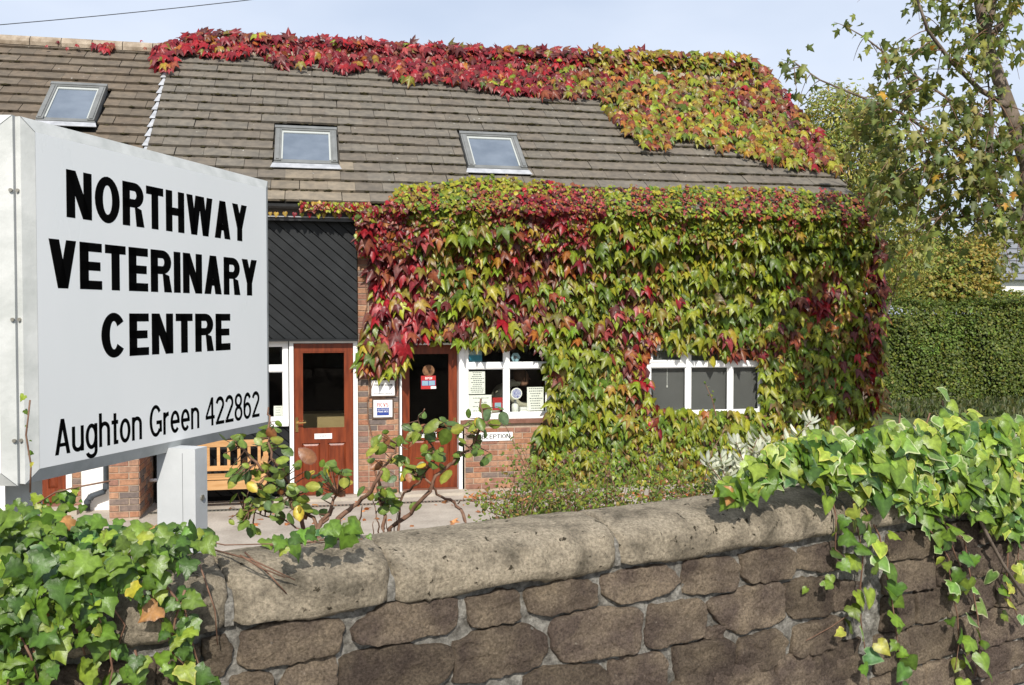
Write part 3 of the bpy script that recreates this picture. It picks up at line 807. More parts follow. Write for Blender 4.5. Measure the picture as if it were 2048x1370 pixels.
# --- doors
def door(x0, x1, z0, z1, Y, glass_top, glass_bot, pan_top, pan_bot, side, plate=None):
    c = ((x0 + x1) / 2, Y, z0)
    d = thing_part('door', c)
    st = .098
    for a0, a1 in ((x0, x0 + st), (x1 - st, x1)): box_part('stile', M['wood'], d, a0, a1, Y, Y + .045, z0, z1)
    for b0_, b1_ in ((z1 - .105, z1), (pan_top, glass_bot), (z0, pan_bot)): box_part('rail', M['wood'], d, x0 + st, x1 - st, Y + .001, Y + .044, b0_, b1_)
    xm = (x0 + x1) / 2
    box_part('muntin', M['wood'], d, xm - .05, xm + .05, Y + .002, Y + .043, pan_bot, pan_top)
    for a0, a1 in ((x0 + st, xm - .05), (xm + .05, x1 - st)):
        e = .035
        m2 = MB().add([(a0, Y + .022, pan_bot), (a1, Y + .022, pan_bot), (a1, Y + .022, pan_top), (a0, Y + .022, pan_top),
                       (a0 + e, Y + .008, pan_bot + e), (a1 - e, Y + .008, pan_bot + e), (a1 - e, Y + .008, pan_top - e), (a0 + e, Y + .008, pan_top - e)],
                      [(4, 5, 6, 7), (0, 1, 5, 4), (1, 2, 6, 5), (2, 3, 7, 6), (3, 0, 4, 7), (0, 3, 2, 1)])
        m2.build('panel', M['wood'], d, origin=((a0 + a1) / 2, Y, pan_bot))
    m2 = MB(); e = .016; a0, a1 = x0 + st, x1 - st
    m2.box(a0, a0 + e, Y + .006, Y + .03, glass_bot, z1 - .105); m2.box(a1 - e, a1, Y + .006, Y + .03, glass_bot, z1 - .105)
    m2.box(a0 + e, a1 - e, Y + .006, Y + .03, glass_bot, glass_bot + e); m2.box(a0 + e, a1 - e, Y + .006, Y + .03, z1 - .105 - e, z1 - .105)
    m2.build('glazing_bead', M['wood'], d, origin=(xm, Y, glass_bot))
    box_part('pane', M['glass'], d, a0 + .002, a1 - .002, Y + .031, Y + .037, glass_bot + .002, z1 - .107)
    hx = x0 + st * .35 if side < 0 else x1 - st * .35; zh = glass_bot + .09
    m2 = MB(); m2.box(hx - .018, hx + .018, Y - .01, Y - .001, zh - .12, zh + .07)
    m2.tube([(hx, Y - .01, zh), (hx, Y - .05, zh), (hx - side * .03, Y - .058, zh), (hx - side * .115, Y - .055, zh + .006)], .0095, 6)
    m2.build('handle', M['brass'], d)
    box_part('threshold', M['sill'], d, x0 - .03, x1 + .03, Y - .06, Y + .06, z0 - .03, z0 - .003)
    return d
YD = YF - .02
dz0 = .04
d1 = (fx(588), fx(706))
door(d1[0], d1[1], dz0, fz(646, 687, YD), YD, 0, fz(646, 858, YD), fz(646, 886, YD), fz(646, 957, YD), -1)
YD2 = YF + .15
d2 = (fx(802, 800, YD2), fx(914, 800, YD2))
door(d2[0], d2[1], dz0, fz(856, 690, YD2), YD2, 0, fz(856, 860, YD2), fz(856, 880, YD2), fz(856, 952, YD2), 1)
# door frames
def door_frame(x0, x1, z1, Y, jl, jr, hd, y2=.09):
    m2 = MB()
    m2.box(x0 - jl, x0 - .004, Y - .03, Y + y2, 0.0, z1 + hd); m2.box(x1 + .004, x1 + jr, Y - .03, Y + y2, 0.0, z1 + hd); m2.box(x0 - .004, x1 + .004, Y - .03, Y + y2, z1 + .006, z1 + hd)
    m2.build('door_frame', M['upvc'], bld, origin=(x0, Y, 0))
door_frame(d1[0], d1[1], fz(646, 687, YD), YD, .055, .058, .05)
door_frame(d2[0], d2[1], fz(856, 690, YD2), YD2 - .12, .03, .075, .03, .2)
box_part('step', M['step'], bld, d1[0] - .25, d1[1] + .06, YF - .32, YF - .055, -.05, .035)
box_part('step', M['step'], bld, d2[0] - .03, d2[1] + .10, YF - .25, YF + .02, -.05, .035)

# --- black boarding beside and over the exit door
YC = YF - .10
XC0 = -1.915
box_part('board_backing', M['blackgap'], bld, XC0, XP - .01, YC + .02, YC + .05, fz(646, 678, YC), ztop)
clad = box_part('sill_board', M['black'], bld, XC0, XP - .008, YC - .03, YC + .06, fz(646, 678, YC) - .028, fz(646, 678, YC) - .001)
zb0, zb1 = fz(646, 678, YC), zg - .06
bwid = .155
def clip(poly, f):
    out = []
    for i in range(len(poly)):
        a_, b_ = poly[i], poly[(i + 1) % len(poly)]
        fa, fb = f(a_), f(b_)
        if fa >= 0: out.append(a_)
        if fa * fb < 0:
            t = fa / (fa - fb); out.append((a_[0] + (b_[0] - a_[0]) * t, a_[1] + (b_[1] - a_[1]) * t))
    return out
def diagonal_boards(x0, x1, z0, z1, Y, ang=-41.0):
    ca, sa = math.cos(R(ang)), math.sin(R(ang)); k = -30
    step = .105
    for k in range(-60, 60):
        c0 = k * step
        u = lambda t, v: (t * ca - v * sa, t * sa + v * ca)
        quad = [u(-9, c0), u(9, c0), u(9, c0 + step - .012), u(-9, c0 + step - .012)]
        quad = [(a_ + x0, b_ + z0) for a_, b_ in quad]
        for f in (lambda p: p[0] - x0, lambda p: x1 - p[0], lambda p: p[1] - z0, lambda p: z1 - p[1]):
            if len(quad) > 2: quad = clip(quad, f)
        if len(quad) > 2:
            cx = sum(p[0] for p in quad) / len(quad); cz = sum(p[1] for p in quad) / len(quad)
            MB().prism([(a_, Y, b_) for a_, b_ in quad], (0, .02, 0)).build('board', M['black'], bld, origin=(cx, Y, cz))
diagonal_boards(XC0 + .01, XP - .012, zb0 + .003, zb1, YC)
# side light next to the exit door, boards beneath
SW = (fx(440), fx(577), fz(560, 847), fz(560, 682))
win3, cells3 = window(*SW, [fx(500)], fz(560, 737), YD + .005, jamb=.06)
box_part('sill', M['upvc'], win3, SW[0] - .02, SW[1], YD - .04, YD + .06, SW[2] - .03, SW[2] - .002)
box_part('board_backing', M['blackgap'], bld, XC0, fx(577), YD + .03, YD + .06, -.1, SW[2] - .031)
box_part('board_backing', M['blackgap'], bld, XC0, SW[0] - .003, YD + .03, YD + .06, SW[2] - .03, zb0)
diagonal_boards(XC0 + .01, fx(577), .06, SW[2] - .035, YD + .009)

# --- interior seen through the glass
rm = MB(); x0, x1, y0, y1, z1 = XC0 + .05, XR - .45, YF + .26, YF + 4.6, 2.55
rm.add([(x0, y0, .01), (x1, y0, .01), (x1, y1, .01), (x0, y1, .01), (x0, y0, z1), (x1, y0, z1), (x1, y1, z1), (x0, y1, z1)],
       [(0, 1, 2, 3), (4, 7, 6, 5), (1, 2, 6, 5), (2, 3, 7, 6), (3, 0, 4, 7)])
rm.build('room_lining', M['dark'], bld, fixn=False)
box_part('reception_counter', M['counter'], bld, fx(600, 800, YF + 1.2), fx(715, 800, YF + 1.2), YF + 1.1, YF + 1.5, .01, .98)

# --- left porch: pier, render, quoins, far door
YPF = 11.62
xp0, xp1 = fx(218, 980, YPF), fx(278, 980, YPF)
pier = box_part('pier', M['mortar'], bld, xp0, xp1, YPF, YF + .1, -.1, 2.72)
brick_field(pier, xp0 + .002, xp1 - .002, .03, 2.68, YPF, first=.1025, bw=.21)
z = .03; r = 0
while z < 2.65:
    y = YPF + .004 + (.1025 if r % 2 else 0)
    if r % 2: brick(pier, (xp1, YPF + .004, z), .0925, 'y')
    while y < YF - .12:
        brick(pier, (xp1, y, z), .21, 'y'); y += .22
    z += .075; r += 1
MB().tube([(xp1 - .01, YF - .22, .33), (xp1 + .19, YF - .22, .33)], .022, 8).build('waste_pipe', M['white'], bld, smooth=True)
YRW = 12.28
box_part('render_panel', M['render'], bld, fx(163, 980, YRW), xp0 - .003, YRW, YRW + .1, -.1, 2.7)
qx0, qx1 = fx(145, 980, YRW), fx(163, 980, YRW)
quo = box_part('quoin', M['mortar'], bld, qx0, qx1 - .003, YRW - .004, YRW + .1, -.1, 2.7)
z = .03
while z < 2.6:
    brick(quo, (qx0 + .004, YRW - .004, z), qx1 - qx0 - .012); z += .075
m2 = MB()
xa, xb = fx(40, 980, YRW), fx(133, 980, YRW)
m2.box(xb, qx0 - .003, YRW - .02, YRW + .08, 0, 2.3); m2.box(xa - .1, xa, YRW - .02, YRW + .08, 0, 2.3)
m2.build('door_frame', M['upvc'], bld, origin=(xa, YRW, 0))
door(xa + .004, xb - .004, .1, 2.08, YRW + .03, 0, 1.05, .95, .28, 1)
box_part('step', M['step'], bld, xa - .1, qx0 + .1, YRW - .25, YRW + .03, -.05, .07)
box_part('wall', M['render'], bld, XL + .4, xa - .103, YRW, YRW + .2, -.1, 2.7)
# downpipe with its swan neck
pp = [at_Y(213, 900, YRW - .10), at_Y(213, 972, YRW - .10), at_Y(208, 983, YRW - .10), at_Y(183, 992, YRW - .10), at_Y(175, 1001, YRW - .10)]
pp = [np.array(p) for p in pp]; pp[0][2] = 2.6; pp.append(np.array([pp[-1][0], pp[-1][1], .02]))
dp = MB().tube(pp, .036, 10).build('downpipe', M['pipe'], bld, smooth=True)
mb = MB()
for k in (1, 3, 4): mb.tube([pp[k] + (0, 0, .03 if k == 1 else .0), pp[k] - (0.02 if k == 3 else 0, 0, .035)], .043, 10)
mb.build('pipe_collar', M['pipe'], bld)
# gully at the pipe foot is hidden by the wall; porch beam under the low eave
box_part('porch_beam', M['gutter'], bld, XL + .3, xp1, YPF + .02, YPF + .2, 2.725, 2.9)

# ------------------------------------------------------------------ roadside sign
SD = np.array([math.sin(R(27.8)), math.cos(R(27.8)), 0.0])      # along the lettered panel, away from the viewer
SN = np.array([SD[1], -SD[0], 0.0])                               # its outward face
UP = np.array([0, 0, 1.0])
S0 = at_depth(46, 232, 3.2); ZS1 = float(S0[2]); ZS0 = float(at_depth(46, 972, 3.2)[2])
S0 = np.array([S0[0], S0[1], 0.0])
q = at_plane(541, 600, S0, SN); SWID = float(np.dot(q - S0, SD))
sgn = thing('roadside_sign', 'large white two-sided practice sign with bold black lettering on a post', 'sign', (*(S0 + SD * SWID * .55)[:2], ZB - .05))
def sp(a, z, n=0.0): return S0 + SD * a + UP * z + SN * n
def sign_box(p, d, nrm, wid, z0, z1, thick, fw, parent):
    P = lambda a, z, n: p + d * a + UP * z + nrm * n
    m2 = MB()
    o = [(0, z0), (wid, z0), (wid, z1), (0, z1)]; i = [(fw, z0 + fw), (wid - fw, z0 + fw), (wid - fw, z1 - fw), (fw, z1 - fw)]
    vs = [P(a, z, -thick) for a, z in o] + [P(a, z, -.012) for a, z in o] + [P(a, z, .006) for a, z in i] + [P(a, z, -.006) for a, z in i]
    fs = [(3, 2, 1, 0)]
    for k in range(4):
        k2 = (k + 1) % 4
        fs += [(k, k2, 4 + k2, 4 + k), (4 + k, 4 + k2, 8 + k2, 8 + k), (8 + k, 8 + k2, 12 + k2, 12 + k)]
    m2.add(vs, fs)
    fr = m2.build('frame', M['signframe'], parent, origin=P(wid / 2, (z0 + z1) / 2, 0))
    g2 = MB()                           # dark mitre lines at the frame corners
    for k in range(4):
        a_, b_ = np.array(vs[4 + k]), np.array(vs[8 + k])
        g2.tube([a_ + nrm * .0006, b_ + nrm * .0006], .0009, 4)
    g2.build('mitre', M['grey_ink'], fr)
    m3 = MB().add([P(a, z, .0066) for a, z in i], [(0, 1, 2, 3)])
    pn = m3.build('panel', M['signwhite'], parent, origin=P(wid / 2, (z0 + z1) / 2, .0066))
    return pn
FW = .046
panel = sign_box(S0, SD, SN, SWID, ZS0, ZS1, .034, FW, sgn)
def on_sign(px, py):
    q = at_plane(px, py, S0 + SN * .0066, SN)
    return float(np.dot(q - S0, SD)), float(q[2])
def sign_line(s, bl, tl_, br, w, gap):
    a0, z0 = on_sign(*bl); a1, z1 = on_sign(*br); _, zt_ = on_sign(*tl_)
    base = (z0 + z1) / 2
    text(s, sp(a0, base, .0067), SD, UP, SN, zt_ - z0, a1 - a0, w, M['ink'], panel, gap=gap)
sign_line('NORTHWAY', (133, 434), (133, 338), (494, 484), .222, .08)
sign_line('VETERINARY', (98, 571), (98, 472), (514, 595), .222, .08)
sign_line('CENTRE', (203, 709), (203, 620), (461, 705), .222, .085)
sign_line('Aughton Green 422862', (110, 907), (125, 833), (519, 836), .14, .075)
# second panel, turned to the other approach, and the joint between the two
LD = -_R.copy(); LD[2] = 0; LN = -np.array([math.sin(YAW), math.cos(YAW), 0.0])
L0 = at_depth(26, 600, 3.205); L0 = np.array([L0[0], L0[1], 0.0])
sign_box(L0, LD, LN, SWID, ZS0 - .006, ZS1 + .004, .034, FW, sgn)
mb = MB()
for z in (.12, .45, .80): 
    for a_, n_ in ((L0 + LD * .005 - LN * .008, LN), (S0 - SD * .001 - SN * .024, LN)):
        mb.tube([a_ + UP * (ZS0 + (ZS1 - ZS0) * z), a_ + UP * (ZS0 + (ZS1 - ZS0) * z) + n_ * .007], .0065, 7)
mb.build('screw', M['steel'], sgn)
mb = MB(); c0 = L0 - LN * .03
mb.prism([L0 - LN * .018 + LD * .003 + UP * ZS0, S0 - SN * .030 + SD * .003 + UP * ZS0, S0 - SN * .034 + SD * .03 + UP * ZS0, L0 - LN * .034 + UP * ZS0], UP * (ZS1 - ZS0))
mb.build('gap_shade_strip', M['grey_ink'], sgn)  # dark strip stands in for the shaded gap between the two boxes
# post beneath the lettered panel: a broad face and two channels
pa, _z = on_sign(375, 1000)
pq = at_depth(391, 1000, 3.95); pc = np.array([pq[0], pq[1], 0])
pw = .185; pt = .085
mb = MB()
mb.obox(pc, SD, SN, UP, 0, pt, -pw, 0, ZB - .2, ZS0 + .02)
post = mb.build('post', M['postshade'], sgn)
MB().obox(pc, SD, SN, UP, -.002, .001, -pw * .33, -pw * .325, ZB - .1, ZS0).build('seam', M['grey_ink'], post)
mb = MB(); mb.tube([pc + SD * .045 + SN * .001 + UP * (ZS0 - .19), pc + SD * .045 + SN * .006 + UP * (ZS0 - .19)], .012, 10)
mb.build('bolt', M['steel'], post)
lp = at_depth(38, 1000, 3.42); lp = np.array([lp[0], lp[1], 0])
MB().obox(lp, -LD, -LN, UP, -.05, .04, 0, .09, ZB - .2, ZS0 + .02).build('post', M['signframe'], sgn)

# ------------------------------------------------------------------ stone wall
THK = .34
swl = thing('stone_wall', 'low gritstone roadside wall with rounded sandstone coping', 'wall', wpt(0, -THK / 2, ZP))
noise_seed = np.random.default_rng(5)
mb = MB()                                # lumpy mortar face with grid noise
nx_, nz_ = 260, 34
s0_, s1_ = -4.2, 6.2
vs = []; fs = []
zz0, zz1 = ZP - .1, ZC + .03
gr = noise_seed.normal(0, 1, (nx_ + 1, nz_ + 1)) * .0035
for i in range(nx_ + 1):
    for j in range(nz_ + 1):
        vs.append(wpt(s0_ + (s1_ - s0_) * i / nx_, -.009 + gr[i, j], zz0 + (zz1 - zz0) * j / nz_))
for i in range(nx_):
    for j in range(nz_):
        a_ = i * (nz_ + 1) + j; fs.append((a_, a_ + nz_ + 1, a_ + nz_ + 2, a_ + 1))
mb.add(vs, fs)
mb.build('mortar', M['smortar'], swl, smooth=True, fixn=False)
mb = MB(); a, b = wpt(s0_, -.03, 0), wpt(s1_, -.03, 0); c, d = wpt(s1_, -THK, 0), wpt(s0_, -THK, 0)
mb.prism([(*p[:2], -.2) for p in (a, b, c, d)], (0, 0, ZC + .2)); mb.build('wall_core', M['smortar'], swl)

from mathutils import noise as mnoise
def fbm(x, y, z=0.0): return mnoise.fractal(Vector((x, y, z)), 0.9, 2.1, 4)
def chaikin(p, n=1, k=.84):
    for _ in range(n):
        q = []
        for i in range(len(p)):
            a_, b_ = np.array(p[i]), np.array(p[(i + 1) % len(p)])
            q += [a_ * k + b_ * (1 - k), a_ * (1 - k) + b_ * k]
        p = q
    return p
def resample(p, n):
    p = [np.array(q) for q in p]; p.append(p[0])
    d = np.cumsum([0] + [np.linalg.norm(b_ - a_) for a_, b_ in zip(p[:-1], p[1:])])
    t = np.linspace(0, d[-1], n, endpoint=False)
    return [np.array([np.interp(k, d, [q[0] for q in p]), np.interp(k, d, [q[1] for q in p])]) for k in t]
rs = random.Random(21)
def wall_stone(poly, proud=.016):
    """poly in (s, z); a flat-faced block with chipped, slightly rounded edges"""
    p = resample(chaikin(poly, 1, .93), 50); n = len(p)
    c = sum(p) / n; sd = rs.uniform(0, 50)
    p = [q + (q - c) / np.linalg.norm(q - c) * (.010 * fbm(q[0] * 14, q[1] * 14, sd) + .007 * fbm(q[0] * 45, q[1] * 45, sd) + .0075) for q in p]
    rings = [(1.0, -.04), (1.0, -.45), (.988, .35), (.968, .78), (.935, .93), (.85, .98), (.70, 1.0), (.53, 1.0), (.34, 1.0), (.16, 1.0)]
    vs = []; tilt = (rs.uniform(-.06, .06), rs.uniform(-.10, .06))
    for k, (f, o_) in enumerate(rings):
        for q in p:
            w = c + (q - c) * f
            if k == 0: oo = -.04
            else: oo = proud * o_ + (o_ > 0) * min(1, o_ * 1.3) * ((w[0] - c[0]) * tilt[0] + (w[1] - c[1]) * tilt[1] + .013 * fbm(w[0] * 9, w[1] * 12, sd) + .008 * fbm(w[0] * 30, w[1] * 38, sd + 9))
            vs.append(wpt(w[0], oo, w[1]))
    vs.append(wpt(c[0], proud + .013 * fbm(c[0] * 9, c[1] * 12, sd), c[1]))
    fs = [(k * n + i, k * n + (i + 1) % n, (k + 1) * n + (i + 1) % n, (k + 1) * n + i) for k in range(len(rings) - 1) for i in range(n)]
    l = (len(rings) - 1) * n
    fs += [(l + i, l + (i + 1) % n, len(vs) - 1) for i in range(n)]
    return MB().add(vs, fs).build('stone', M['stone'], swl, origin=wpt(c[0], 0, c[1]), smooth=True)
c5 = lambda P: [on_wall(400 + x / 2.926, 980 + y / 2.926, .006) for x, y in P]
c6 = lambda P: [on_wall(1050 + x / 3.151, 960 + y / 3.151, .006) for x, y in P]
TR5 = [[(20, 890), (150, 850), (170, 880), (175, 1000), (130, 1080), (20, 1100)],
       [(235, 840), (400, 790), (800, 765), (830, 800), (825, 940), (800, 965), (620, 975), (400, 1035), (290, 1050), (220, 1030)],
       [(905, 830), (1000, 720), (1100, 680), (1430, 640), (1500, 640), (1520, 700), (1505, 790), (1440, 840), (1240, 870), (1010, 910), (920, 890)],
       [(1580, 640), (1700, 610), (1850, 590), (1870, 680), (1860, 760), (1700, 790), (1600, 795), (1580, 770)],
       [(190, 1110), (380, 1080), (420, 1100), (420, 1240), (190, 1280)],
       [(480, 1130), (520, 1060), (640, 1010), (790, 990), (800, 1080), (800, 1230), (480, 1280)],
       [(825, 975), (1080, 925), (1400, 912), (1450, 920), (1475, 980), (1460, 1080), (1400, 1130), (1150, 1190), (825, 1220)],
       [(1485, 900), (1640, 830), (1900, 800), (2030, 850), (2040, 930), (2000, 1020), (1900, 1060), (1600, 1130), (1500, 1130)]]
TR6 = [[(20, 690), (200, 655), (400, 635), (455, 660), (450, 780), (380, 820), (130, 850), (40, 830)],
       [(500, 610), (640, 570), (890, 545), (940, 580), (980, 640), (930, 690), (800, 745), (640, 770), (510, 740)],
       [(1020, 515), (1300, 495), (1335, 540), (1335, 650), (1310, 690), (1080, 725), (1010, 715)],
       [(1370, 480), (1450, 450), (1660, 435), (1710, 470), (1710, 560), (1660, 615), (1440, 640), (1380, 590)],
       [(1730, 450), (1900, 400), (1990, 400), (2000, 560), (1850, 585), (1730, 550)],
       [(190, 880), (430, 830), (720, 810), (740, 850), (735, 1000), (700, 1080), (500, 1110), (240, 1155), (180, 1060)],
       [(790, 800), (950, 770), (1100, 755), (1135, 830), (1120, 960), (1090, 1000), (900, 1040), (790, 1055), (775, 1000)],
       [(1145, 940), (1250, 930), (1250, 990), (1140, 995)],
       [(1140, 780), (1380, 690), (1610, 645), (1640, 700), (1640, 860), (1600, 905), (1470, 930), (1370, 975), (1280, 930), (1210, 870)],
       [(1650, 650), (1900, 620), (1935, 700), (1935, 830), (1880, 855), (1700, 870), (1650, 800)],
       [(1955, 650), (2128, 640), (2130, 800), (1960, 830)],
       [(0, 1250), (110, 1200), (330, 1165), (480, 1180), (540, 1230), (540, 1400), (0, 1440)],
       [(550, 1140), (860, 1085), (890, 1130), (890, 1240), (880, 1320), (600, 1380), (560, 1300)],
       [(950, 1060), (1270, 1005), (1310, 1050), (1310, 1230), (1250, 1260), (990, 1290), (945, 1200)],
       [(1370, 1000), (1590, 945), (1650, 1000), (1640, 1120), (1560, 1180), (1380, 1205), (1335, 1150)],
       [(1710, 940), (1960, 865), (2010, 880), (2015, 980), (1940, 1060), (1720, 1110), (1690, 1080)],
       [(940, 1350), (1120, 1320), (1130, 1440), (940, 1470)],
       [(1170, 1310), (1590, 1225), (1610, 1380), (1170, 1450)], [(1640, 1190), (1900, 1140), (1925, 1240), (1910, 1360), (1640, 1400)], [(1970, 1140), (2130, 1110), (2150, 1300), (1970, 1340)]]
for P in TR5: wall_stone(c5(P), rs.uniform(.008, .015))
for P in TR6: wall_stone(c6(P), rs.uniform(.008, .015))
def stone_rows(s0, s1, ztop_, zbot):
    z1 = ztop_; r = 0
    while z1 > zbot + .06:
        h = rs.uniform(.125, .165); z0 = max(z1 - h, zbot); s = s0 + rs.uniform(0, .1)
        while s < s1 - .08:
            w = rs.uniform(.19, .36); w = min(w, s1 - s); g_ = .016
            j = lambda k: rs.uniform(-k, k)
            a0, a1, b0_, b1_ = s + g_, s + w - g_ * .2, z0 + g_ * .8, z1 - g_ * .4
            wall_stone([(a0 + j(.012), b0_ + j(.008)), ((a0 + a1) / 2, b0_ + j(.008)), (a1 + j(.012), b0_ + j(.01)), (a1 + j(.012), (b0_ + b1_) / 2), (a1 + j(.012), b1_ + j(.01)), ((a0 + a1) / 2, b1_ + j(.008)), (a0 + j(.012), b1_ + j(.01)), (a0 + j(.01), (b0_ + b1_) / 2)], rs.uniform(.008, .016))
            s += w
        z1 -= h
sA = on_wall(405, 1300)[0]; sB = on_wall(1735, 1250)[0]
stone_rows(-3.4, sA - .01, ZC - .035, ZP)
stone_rows(sB, 4.2, ZC - .03, ZP)
stone_rows(sA, sB, on_wall(1100, 1405)[1] - .02, ZP)

# coping stones: flat bed, upright face rolling over to a rounded top
ce = [-3.2, -2.55] + [on_wall(x, y, .03)[0] for x, y in ((225, 1280), (462, 1230), (788, 1190), (1243, 1130))] + [1.06, 1.42, 2.2, 3.0, 3.9]
CH = .158
# wide front overhang .03
cprof = [(.014, 0), (.030, .008), (.034, .03), (.034, .06), (.028, .085), (.012, .11), (-.015, .13), (-.055, .146), (-.105, .155), (-.16, CH), (-.22, .155), (-.28, .142), (-.33, .115), (-.36, .08), (-.37, .04), (-.36, .0)]
def coping(s0, s1):
    n = max(8, int((s1 - s0) / .014)); m2 = MB(); k = len(cprof)
    r2 = np.random.default_rng(int((s0 + 10) * 1000))
    ph = r2.uniform(0, 9, 8); hs = r2.uniform(.95, 1.06); vs = []
    for i in range(n + 1):
        t = i / n; s = s0 + (s1 - s0) * t
        e = min(t, 1 - t) * (s1 - s0)                      # ends worn round
        rd = 0.0 if e > .05 else (.05 - e) / .05
        for j, (o_, z_) in enumerate(cprof):
            f = 1 - .16 * rd ** 2.2
            oo = -.165 + (o_ + .165) * f; zz = z_ * hs * (1 - .12 * rd ** 2.2) + .012 * rd ** 2
            w = .020 * fbm(s * 4 + ph[0], j * .25, ph[1]) + .012 * fbm(s * 17 + ph[2], j * .7, ph[3]) + .005 * fbm(s * 50, j * 2.1, ph[4])
            if j in (0, k - 1): zz += .008 * math.sin(s * 14 + ph[2]) + r2.normal(0, .002)
            vs.append(wpt(s, oo + w * .8, ZC + zz + w * .5))
    fs = [(i * k + j, i * k + (j + 1) % k, (i + 1) * k + (j + 1) % k, (i + 1) * k + j) for i in range(n) for j in range(k)]
    fs += [tuple(range(k)), tuple(range(n * k + k - 1, n * k - 1, -1))]
    m2.add(vs, fs)
    return m2.build('coping_stone', M['coping'], swl, origin=wpt((s0 + s1) / 2, -.16, ZC), smooth=True)
for a, b in zip(ce[:-1], ce[1:]): coping(a + .0035, b - .0035)
mb = MB()
for a in ce[1:-1]:
    m2 = [(o_ * .985 - .022 if o_ > -.16 else o_ * .985 + .01, z_ * .88) for o_, z_ in cprof]
    mb.prism([wpt(a - .012, o_, ZC + z_) for o_, z_ in m2], WD * .024)
mb.build('coping_joint', M['smortar'], swl)

# ------------------------------------------------------------------ wall plaques, plates and window notices
FXV, FUP, FN = np.array([1.0, 0, 0]), UP, np.array([0, -1.0, 0])
def plate(name, label, cat, px0, py0, px1, py1, Y, mt, thick=.008, group=None):
    x0, x1 = fx(px0, (py0 + py1) / 2, Y), fx(px1, (py0 + py1) / 2, Y)
    z1, z0 = fz((px0 + px1) / 2, py0, Y), fz((px0 + px1) / 2, py1, Y)
    t = thing(name, label, cat, ((x0 + x1) / 2, Y, z0), group)
    box_part('panel', mt, t, x0, x1, Y - thick, Y, z0, z1)
    return t, x0, x1, z0, z1, Y - thick
rp = random.Random(3)
def P3(x, y, z): return np.array([x, y, z])
t, x0, x1, z0, z1, y = plate('wall_plaque', 'brown-framed cream name plaque on brick beside the entrance door', 'plaque', 739, 758, 792, 794, YF - .012, M['bronze'], .02)
box_part('face', M['white'], t, x0 + .025, x1 - .02, y - .005, y - .0005, z0 + .02, z1 - .015)
w = x1 - x0 - .045
text('TREVOR DIXON', P3(x0 + .025 + w * .10, y - .005, z0 + (z1 - z0) * .62), FXV, FUP, FN, .024, w * .80, .2, M['ink'], t, name='lettering', single=True)
text('VETERINARY SURGEON', P3(x0 + .025 + w * .10, y - .005, z0 + (z1 - z0) * .17), FXV, FUP, FN, .014, w * .80, .2, M['grey_ink'], t, name='lettering', single=True)
t, x0, x1, z0, z1, y = plate('accreditation_plaque', 'brown-framed cream plaque with blue and red accreditation panel below the name plaque', 'plaque', 744, 797, 787, 837, YF - .012, M['bronze'], .02)
box_part('face', M['white'], t, x0 + .018, x1 - .018, y - .005, y - .0005, z0 + .02, z1 - .018)
w = x1 - x0
box_part('blue_panel', M['blue_ink'], t, x0 + w * .22, x1 - w * .22, y - .008, y - .0055, z0 + .045, z0 + (z1 - z0) * .55)
text('RCVS', P3(x0 + w * .24, y - .0055, z0 + (z1 - z0) * .6), FXV, FUP, FN, .05, w * .52, .16, M['red_ink'], t, name='lettering', single=True)
text('ACCREDITED', P3(x0 + w * .25, y - .0085, z0 + (z1 - z0) * .45), FXV, FUP, FN, .014, w * .5, .16, M['white'], t, name='lettering', single=True)
text('PRACTICE', P3(x0 + w * .25, y - .0085, z0 + (z1 - z0) * .32), FXV, FUP, FN, .022, w * .5, .2, M['white'], t, name='lettering', single=True)
t, x0, x1, z0, z1, y = plate('exit_plate', 'small white plate reading EXIT on the varnished door', 'door sign', 629, 867, 664, 877.5, YD - .001, M['white'], .006)
text('EXIT', P3(x0 + (x1 - x0) * .34, y, z0 + (z1 - z0) * .3), FXV, FUP, FN, .027, (x1 - x0) * .32, .16, M['grey_ink'], t, name='lettering', single=True)
t, x0, x1, z0, z1, y = plate('entrance_plate', 'small white plate reading ENTRANCE on the shaded door', 'door sign', 832, 864, 873, 875, YD2 - .001, M['white'], .006)
text('ENTRANCE', P3(x0 + (x1 - x0) * .12, y, z0 + (z1 - z0) * .25), FXV, FUP, FN, .034, (x1 - x0) * .76, .16, M['ink'], t, name='lettering', single=True)
t, x0, x1, z0, z1, y = plate('reception_plate', 'white plate reading RECEPTION on brickwork under the window', 'sign', 950, 864.5, 1025, 881.5, YF - .012, M['white'], .008)
text('RECEPTION', P3(x0 + (x1 - x0) * .07, y, z0 + (z1 - z0) * .26), FXV, FUP, FN, .058, (x1 - x0) * .86, .15, M['ink'], t, name='lettering', single=True)
YO = YD2 + .029
t, x0, x1, z0, z1, y = plate('open_notice', 'red and blue OPEN hours notice on the entrance door glass', 'notice', 842, 751.5, 871.5, 778, YO, M['red_ink'], .003)
w, h = x1 - x0, z1 - z0
box_part('blue_band', M['blue_ink'], t, x0 + w * .04, x1 - w * .04, y - .0015, y - .0005, z0 + h * .26, z0 + h * .64)
for k in range(4):
    for a_ in (0, 1): box_part('hours_strip', M['pale_blue'], t, x0 + w * (.07 + .46 * a_), x0 + w * (.48 + .46 * a_), y - .003, y - .0018, z0 + h * (.28 + .09 * k), z0 + h * (.345 + .09 * k))
text('OPEN', P3(x0 + w * .27, y - .001, z0 + h * .72), FXV, FUP, FN, h * .19, w * .48, .2, M['white'], t, name='lettering', single=True)
box_part('white_tab', M['white'], t, x0 + w * .66, x1 + w * .02, y - .003, y - .0006, z0 + h * .02, z0 + h * .2)
